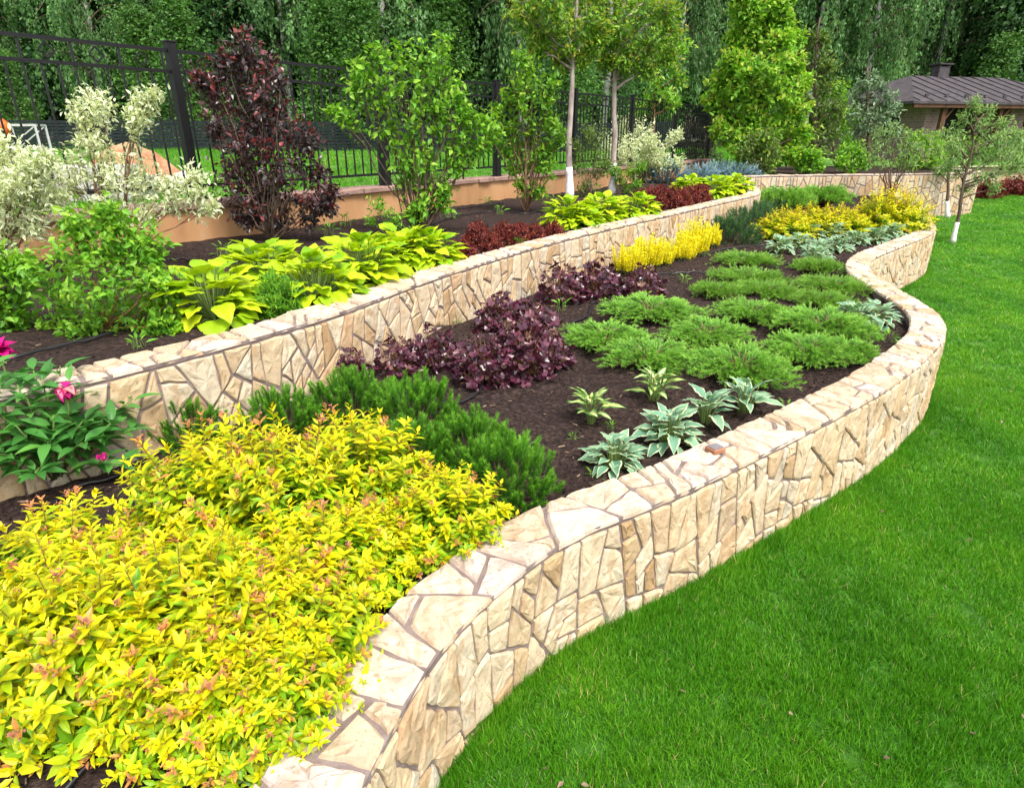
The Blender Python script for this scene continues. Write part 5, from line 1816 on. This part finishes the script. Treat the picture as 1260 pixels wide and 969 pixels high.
GP, GR, GS = [], [], []
for r0, r1, dens, sxy, sz in [(.2, 2.6, 950, 1, 1), (2.6, 4, 800, 1.05, 1), (4, 7, 420, 1.35, 1), (7, 12, 150, 2.1, 1.05), (12, 19, 60, 3.2, 1.1), (19, 34, 26, 4.6, 1.2)]:
    th0, th1 = -.92, 1.4
    n = int((th1 - th0) / 2 * (r1 ** 2 - r0 ** 2) * dens)
    rr = np.sqrt(r0 ** 2 + (r1 ** 2 - r0 ** 2) * rnd(n))
    th = th0 + (th1 - th0) * rnd(n)
    x, y = rr * np.sin(th), rr * np.cos(th)
    ok = inside(x, y, poly)
    x, y = x[ok], y[ok]
    m = len(x)
    GP.append(np.stack([x, y, zlawn(x, y)], 1))
    GR.append(np.stack([.12 * gauss(m), .12 * gauss(m), 6.28 * rnd(m)], 1))
    k = .8 + .4 * rnd(m) + .35 * vnoise(x, y, 3.0)
    GS.append(np.stack([sxy * (.9 + .2 * rnd(m)), sxy * (.9 + .2 * rnd(m)), sz * k], 1))
sf = FRONT.L * rnd(3200)                                  # longer uncut grass against the wall
p = FRONT.at(sf, .022 + .05 * rnd(3200) ** 2)
GP.append(np.column_stack([p, zlawn(p[:, 0], p[:, 1])]))
GR.append(np.stack([.2 * gauss(3200), .2 * gauss(3200), 6.28 * rnd(3200)], 1))
GS.append(np.stack([.8 + .3 * rnd(3200)] * 2 + [1.1 + 1.0 * rnd(3200) ** 2], 1))
GP, GR, GS = np.concatenate(GP), np.concatenate(GR), np.concatenate(GS)
me = bpy.data.meshes.new("lawn_grass")
me.vertices.add(len(GP))
me.vertices.foreach_set("co", GP.astype(np.float32).ravel())
for nm, arr in (("rot", GR), ("scl", GS)):
    a = me.attributes.new(nm, 'FLOAT_VECTOR', 'POINT')
    a.data.foreach_set("vector", arr.astype(np.float32).ravel())
me.materials.append(M['grass'])
lg = bpy.data.objects.new("lawn_grass", me)
C.objects.link(lg)
kind(lg, "stuff")
lg["label"] = "short mown bright green grass of the lawn"
ng = bpy.data.node_groups.new("grass", 'GeometryNodeTree')
ng.interface.new_socket("Geometry", in_out='INPUT', socket_type='NodeSocketGeometry')
ng.interface.new_socket("Geometry", in_out='OUTPUT', socket_type='NodeSocketGeometry')
ni, no = ng.nodes.new("NodeGroupInput"), ng.nodes.new("NodeGroupOutput")
ip = ng.nodes.new("GeometryNodeInstanceOnPoints")
ci = ng.nodes.new("GeometryNodeCollectionInfo")
ci.inputs["Collection"].default_value = tufts
ci.inputs["Separate Children"].default_value = True
ci.inputs["Reset Children"].default_value = True
ip.inputs["Pick Instance"].default_value = True
for nm, sock in (("rot", "Rotation"), ("scl", "Scale")):
    na = ng.nodes.new("GeometryNodeInputNamedAttribute")
    na.data_type = 'FLOAT_VECTOR'
    na.inputs["Name"].default_value = nm
    ng.links.new(na.outputs[0], ip.inputs[sock])
ng.links.new(ni.outputs[0], ip.inputs["Points"])
ng.links.new(ci.outputs[0], ip.inputs["Instance"])
ng.links.new(ip.outputs[0], no.inputs[0])
n = 9000
x, y = -30 + 40 * rnd(n), 7 + 26 * rnd(n) ** 1.3
ok = ((x + 2.45) * .8125 - (y - 8.44) * .583 < -.4) & (np.abs(x) < .95 * y)
x, y = x[ok], y[ok]
n = len(x)
me = bpy.data.meshes.new("field_grass")
me.vertices.add(n)
me.vertices.foreach_set("co", np.column_stack([x, y, zfield(x, y) - .03]).astype(np.float32).ravel())
kk = (1.2 + 1.6 * rnd(n) ** 2)[:, None]
for nm, arr in (("rot", np.stack([.15 * gauss(n), .15 * gauss(n), 6.28 * rnd(n)], 1)), ("scl", np.hstack([kk * 2.6, kk * 2.6, kk * 1.8]))):
    a = me.attributes.new(nm, 'FLOAT_VECTOR', 'POINT')
    a.data.foreach_set("vector", arr.astype(np.float32).ravel())
me.materials.append(M['grass'])
fg = bpy.data.objects.new("field_grass", me)
C.objects.link(fg)
kind(fg, "stuff")
fg["label"] = "rough meadow grass on the field beyond the fence"
fg.modifiers.new("grass", 'NODES').node_group = ng
md = lg.modifiers.new("grass", 'NODES')
md.node_group = ng

OCT = (np.array([(1, 0, 0), (-1, 0, 0), (0, 1, 0), (0, -1, 0), (0, 0, 1), (0, 0, -1)]) * .5 + np.random.default_rng(3).normal(size=(6, 3)) * .12,
       np.array([(0, 2, 4), (2, 1, 4), (1, 3, 4), (3, 0, 4), (2, 0, 5), (1, 2, 5), (3, 1, 5), (0, 3, 5)]), np.zeros(6))


def bed_points(n, A, Bp, zb, k):
    s, t = rnd(n), rnd(n) * .96 + .02
    N_ = len(Bp)
    ss = np.linspace(0, 1, N_)
    a = A.at(s * A.L, np.full(n, -.12)) if isinstance(A, Path) else np.stack([np.interp(s, ss, A[:, i]) for i in (0, 1)], 1)
    b = np.stack([np.interp(s, ss, Bp[:, i]) for i in (0, 1)], 1)
    p = a * (1 - t[:, None]) + b * t[:, None]
    return np.column_stack([p, zb + k * bump1(p[:, 0], p[:, 1])])


P = bed_points(16000, FRONT, ub, ZS1, 1.0)
P = np.concatenate([P[P[:, 1] > .3], bed_points(5000, up_in, fl, ZS2, .7)])
n = len(P)
kind(inst(Geo(), OCT, P + UPV * .002, gauss(n, 3), gauss(n, 3), .007 + .016 * rnd(n) ** 3, 1, .5).build("soil_crumbs", M['soil']), "stuff")
P = bed_points(2600, FRONT, ub, ZS1, 1.0)
P = np.concatenate([P[P[:, 1] > .3], bed_points(900, up_in, fl, ZS2, .7)])
n = len(P)
CH = (np.array([(-.12, 0, 0), (.12, 0, .02), (.1, 1, .03), (-.1, 1, 0), (-.1, .05, .1), (.1, .05, .1), (.08, .95, .1), (-.09, .95, .09)]),
      np.array([(3, 2, 1, 0), (4, 5, 6, 7), (0, 1, 5, 4), (1, 2, 6, 5), (2, 3, 7, 6), (3, 0, 4, 7)]), np.zeros(8))
kind(inst(Geo(), CH, P + UPV * .006, np.column_stack([gauss(n, 2), .15 * gauss(n)]), UPV + .3 * gauss(n, 3), .012 + .03 * rnd(n) ** 2, 1, rnd(n)).build("wood_chips", M['chip']), "stuff")

# a few fallen leaves and bits on the lawn
n = 60
th, rr = -.1 + .95 * rnd(n), 1.2 + 6 * rnd(n)
x, y = rr * np.sin(th), rr * np.cos(th)
ok = inside(x, y, poly)
x, y = x[ok], y[ok]
n = len(x)
kind(inst(Geo(), OV, np.stack([x, y, zlawn(x, y) + .034], 1), np.column_stack([gauss(n, 2), .1 * gauss(n)]), UPV + .5 * gauss(n, 3), .012 + .02 * rnd(n), 1, rnd(n)).build("fallen_leaves", M['chip']), "stuff")
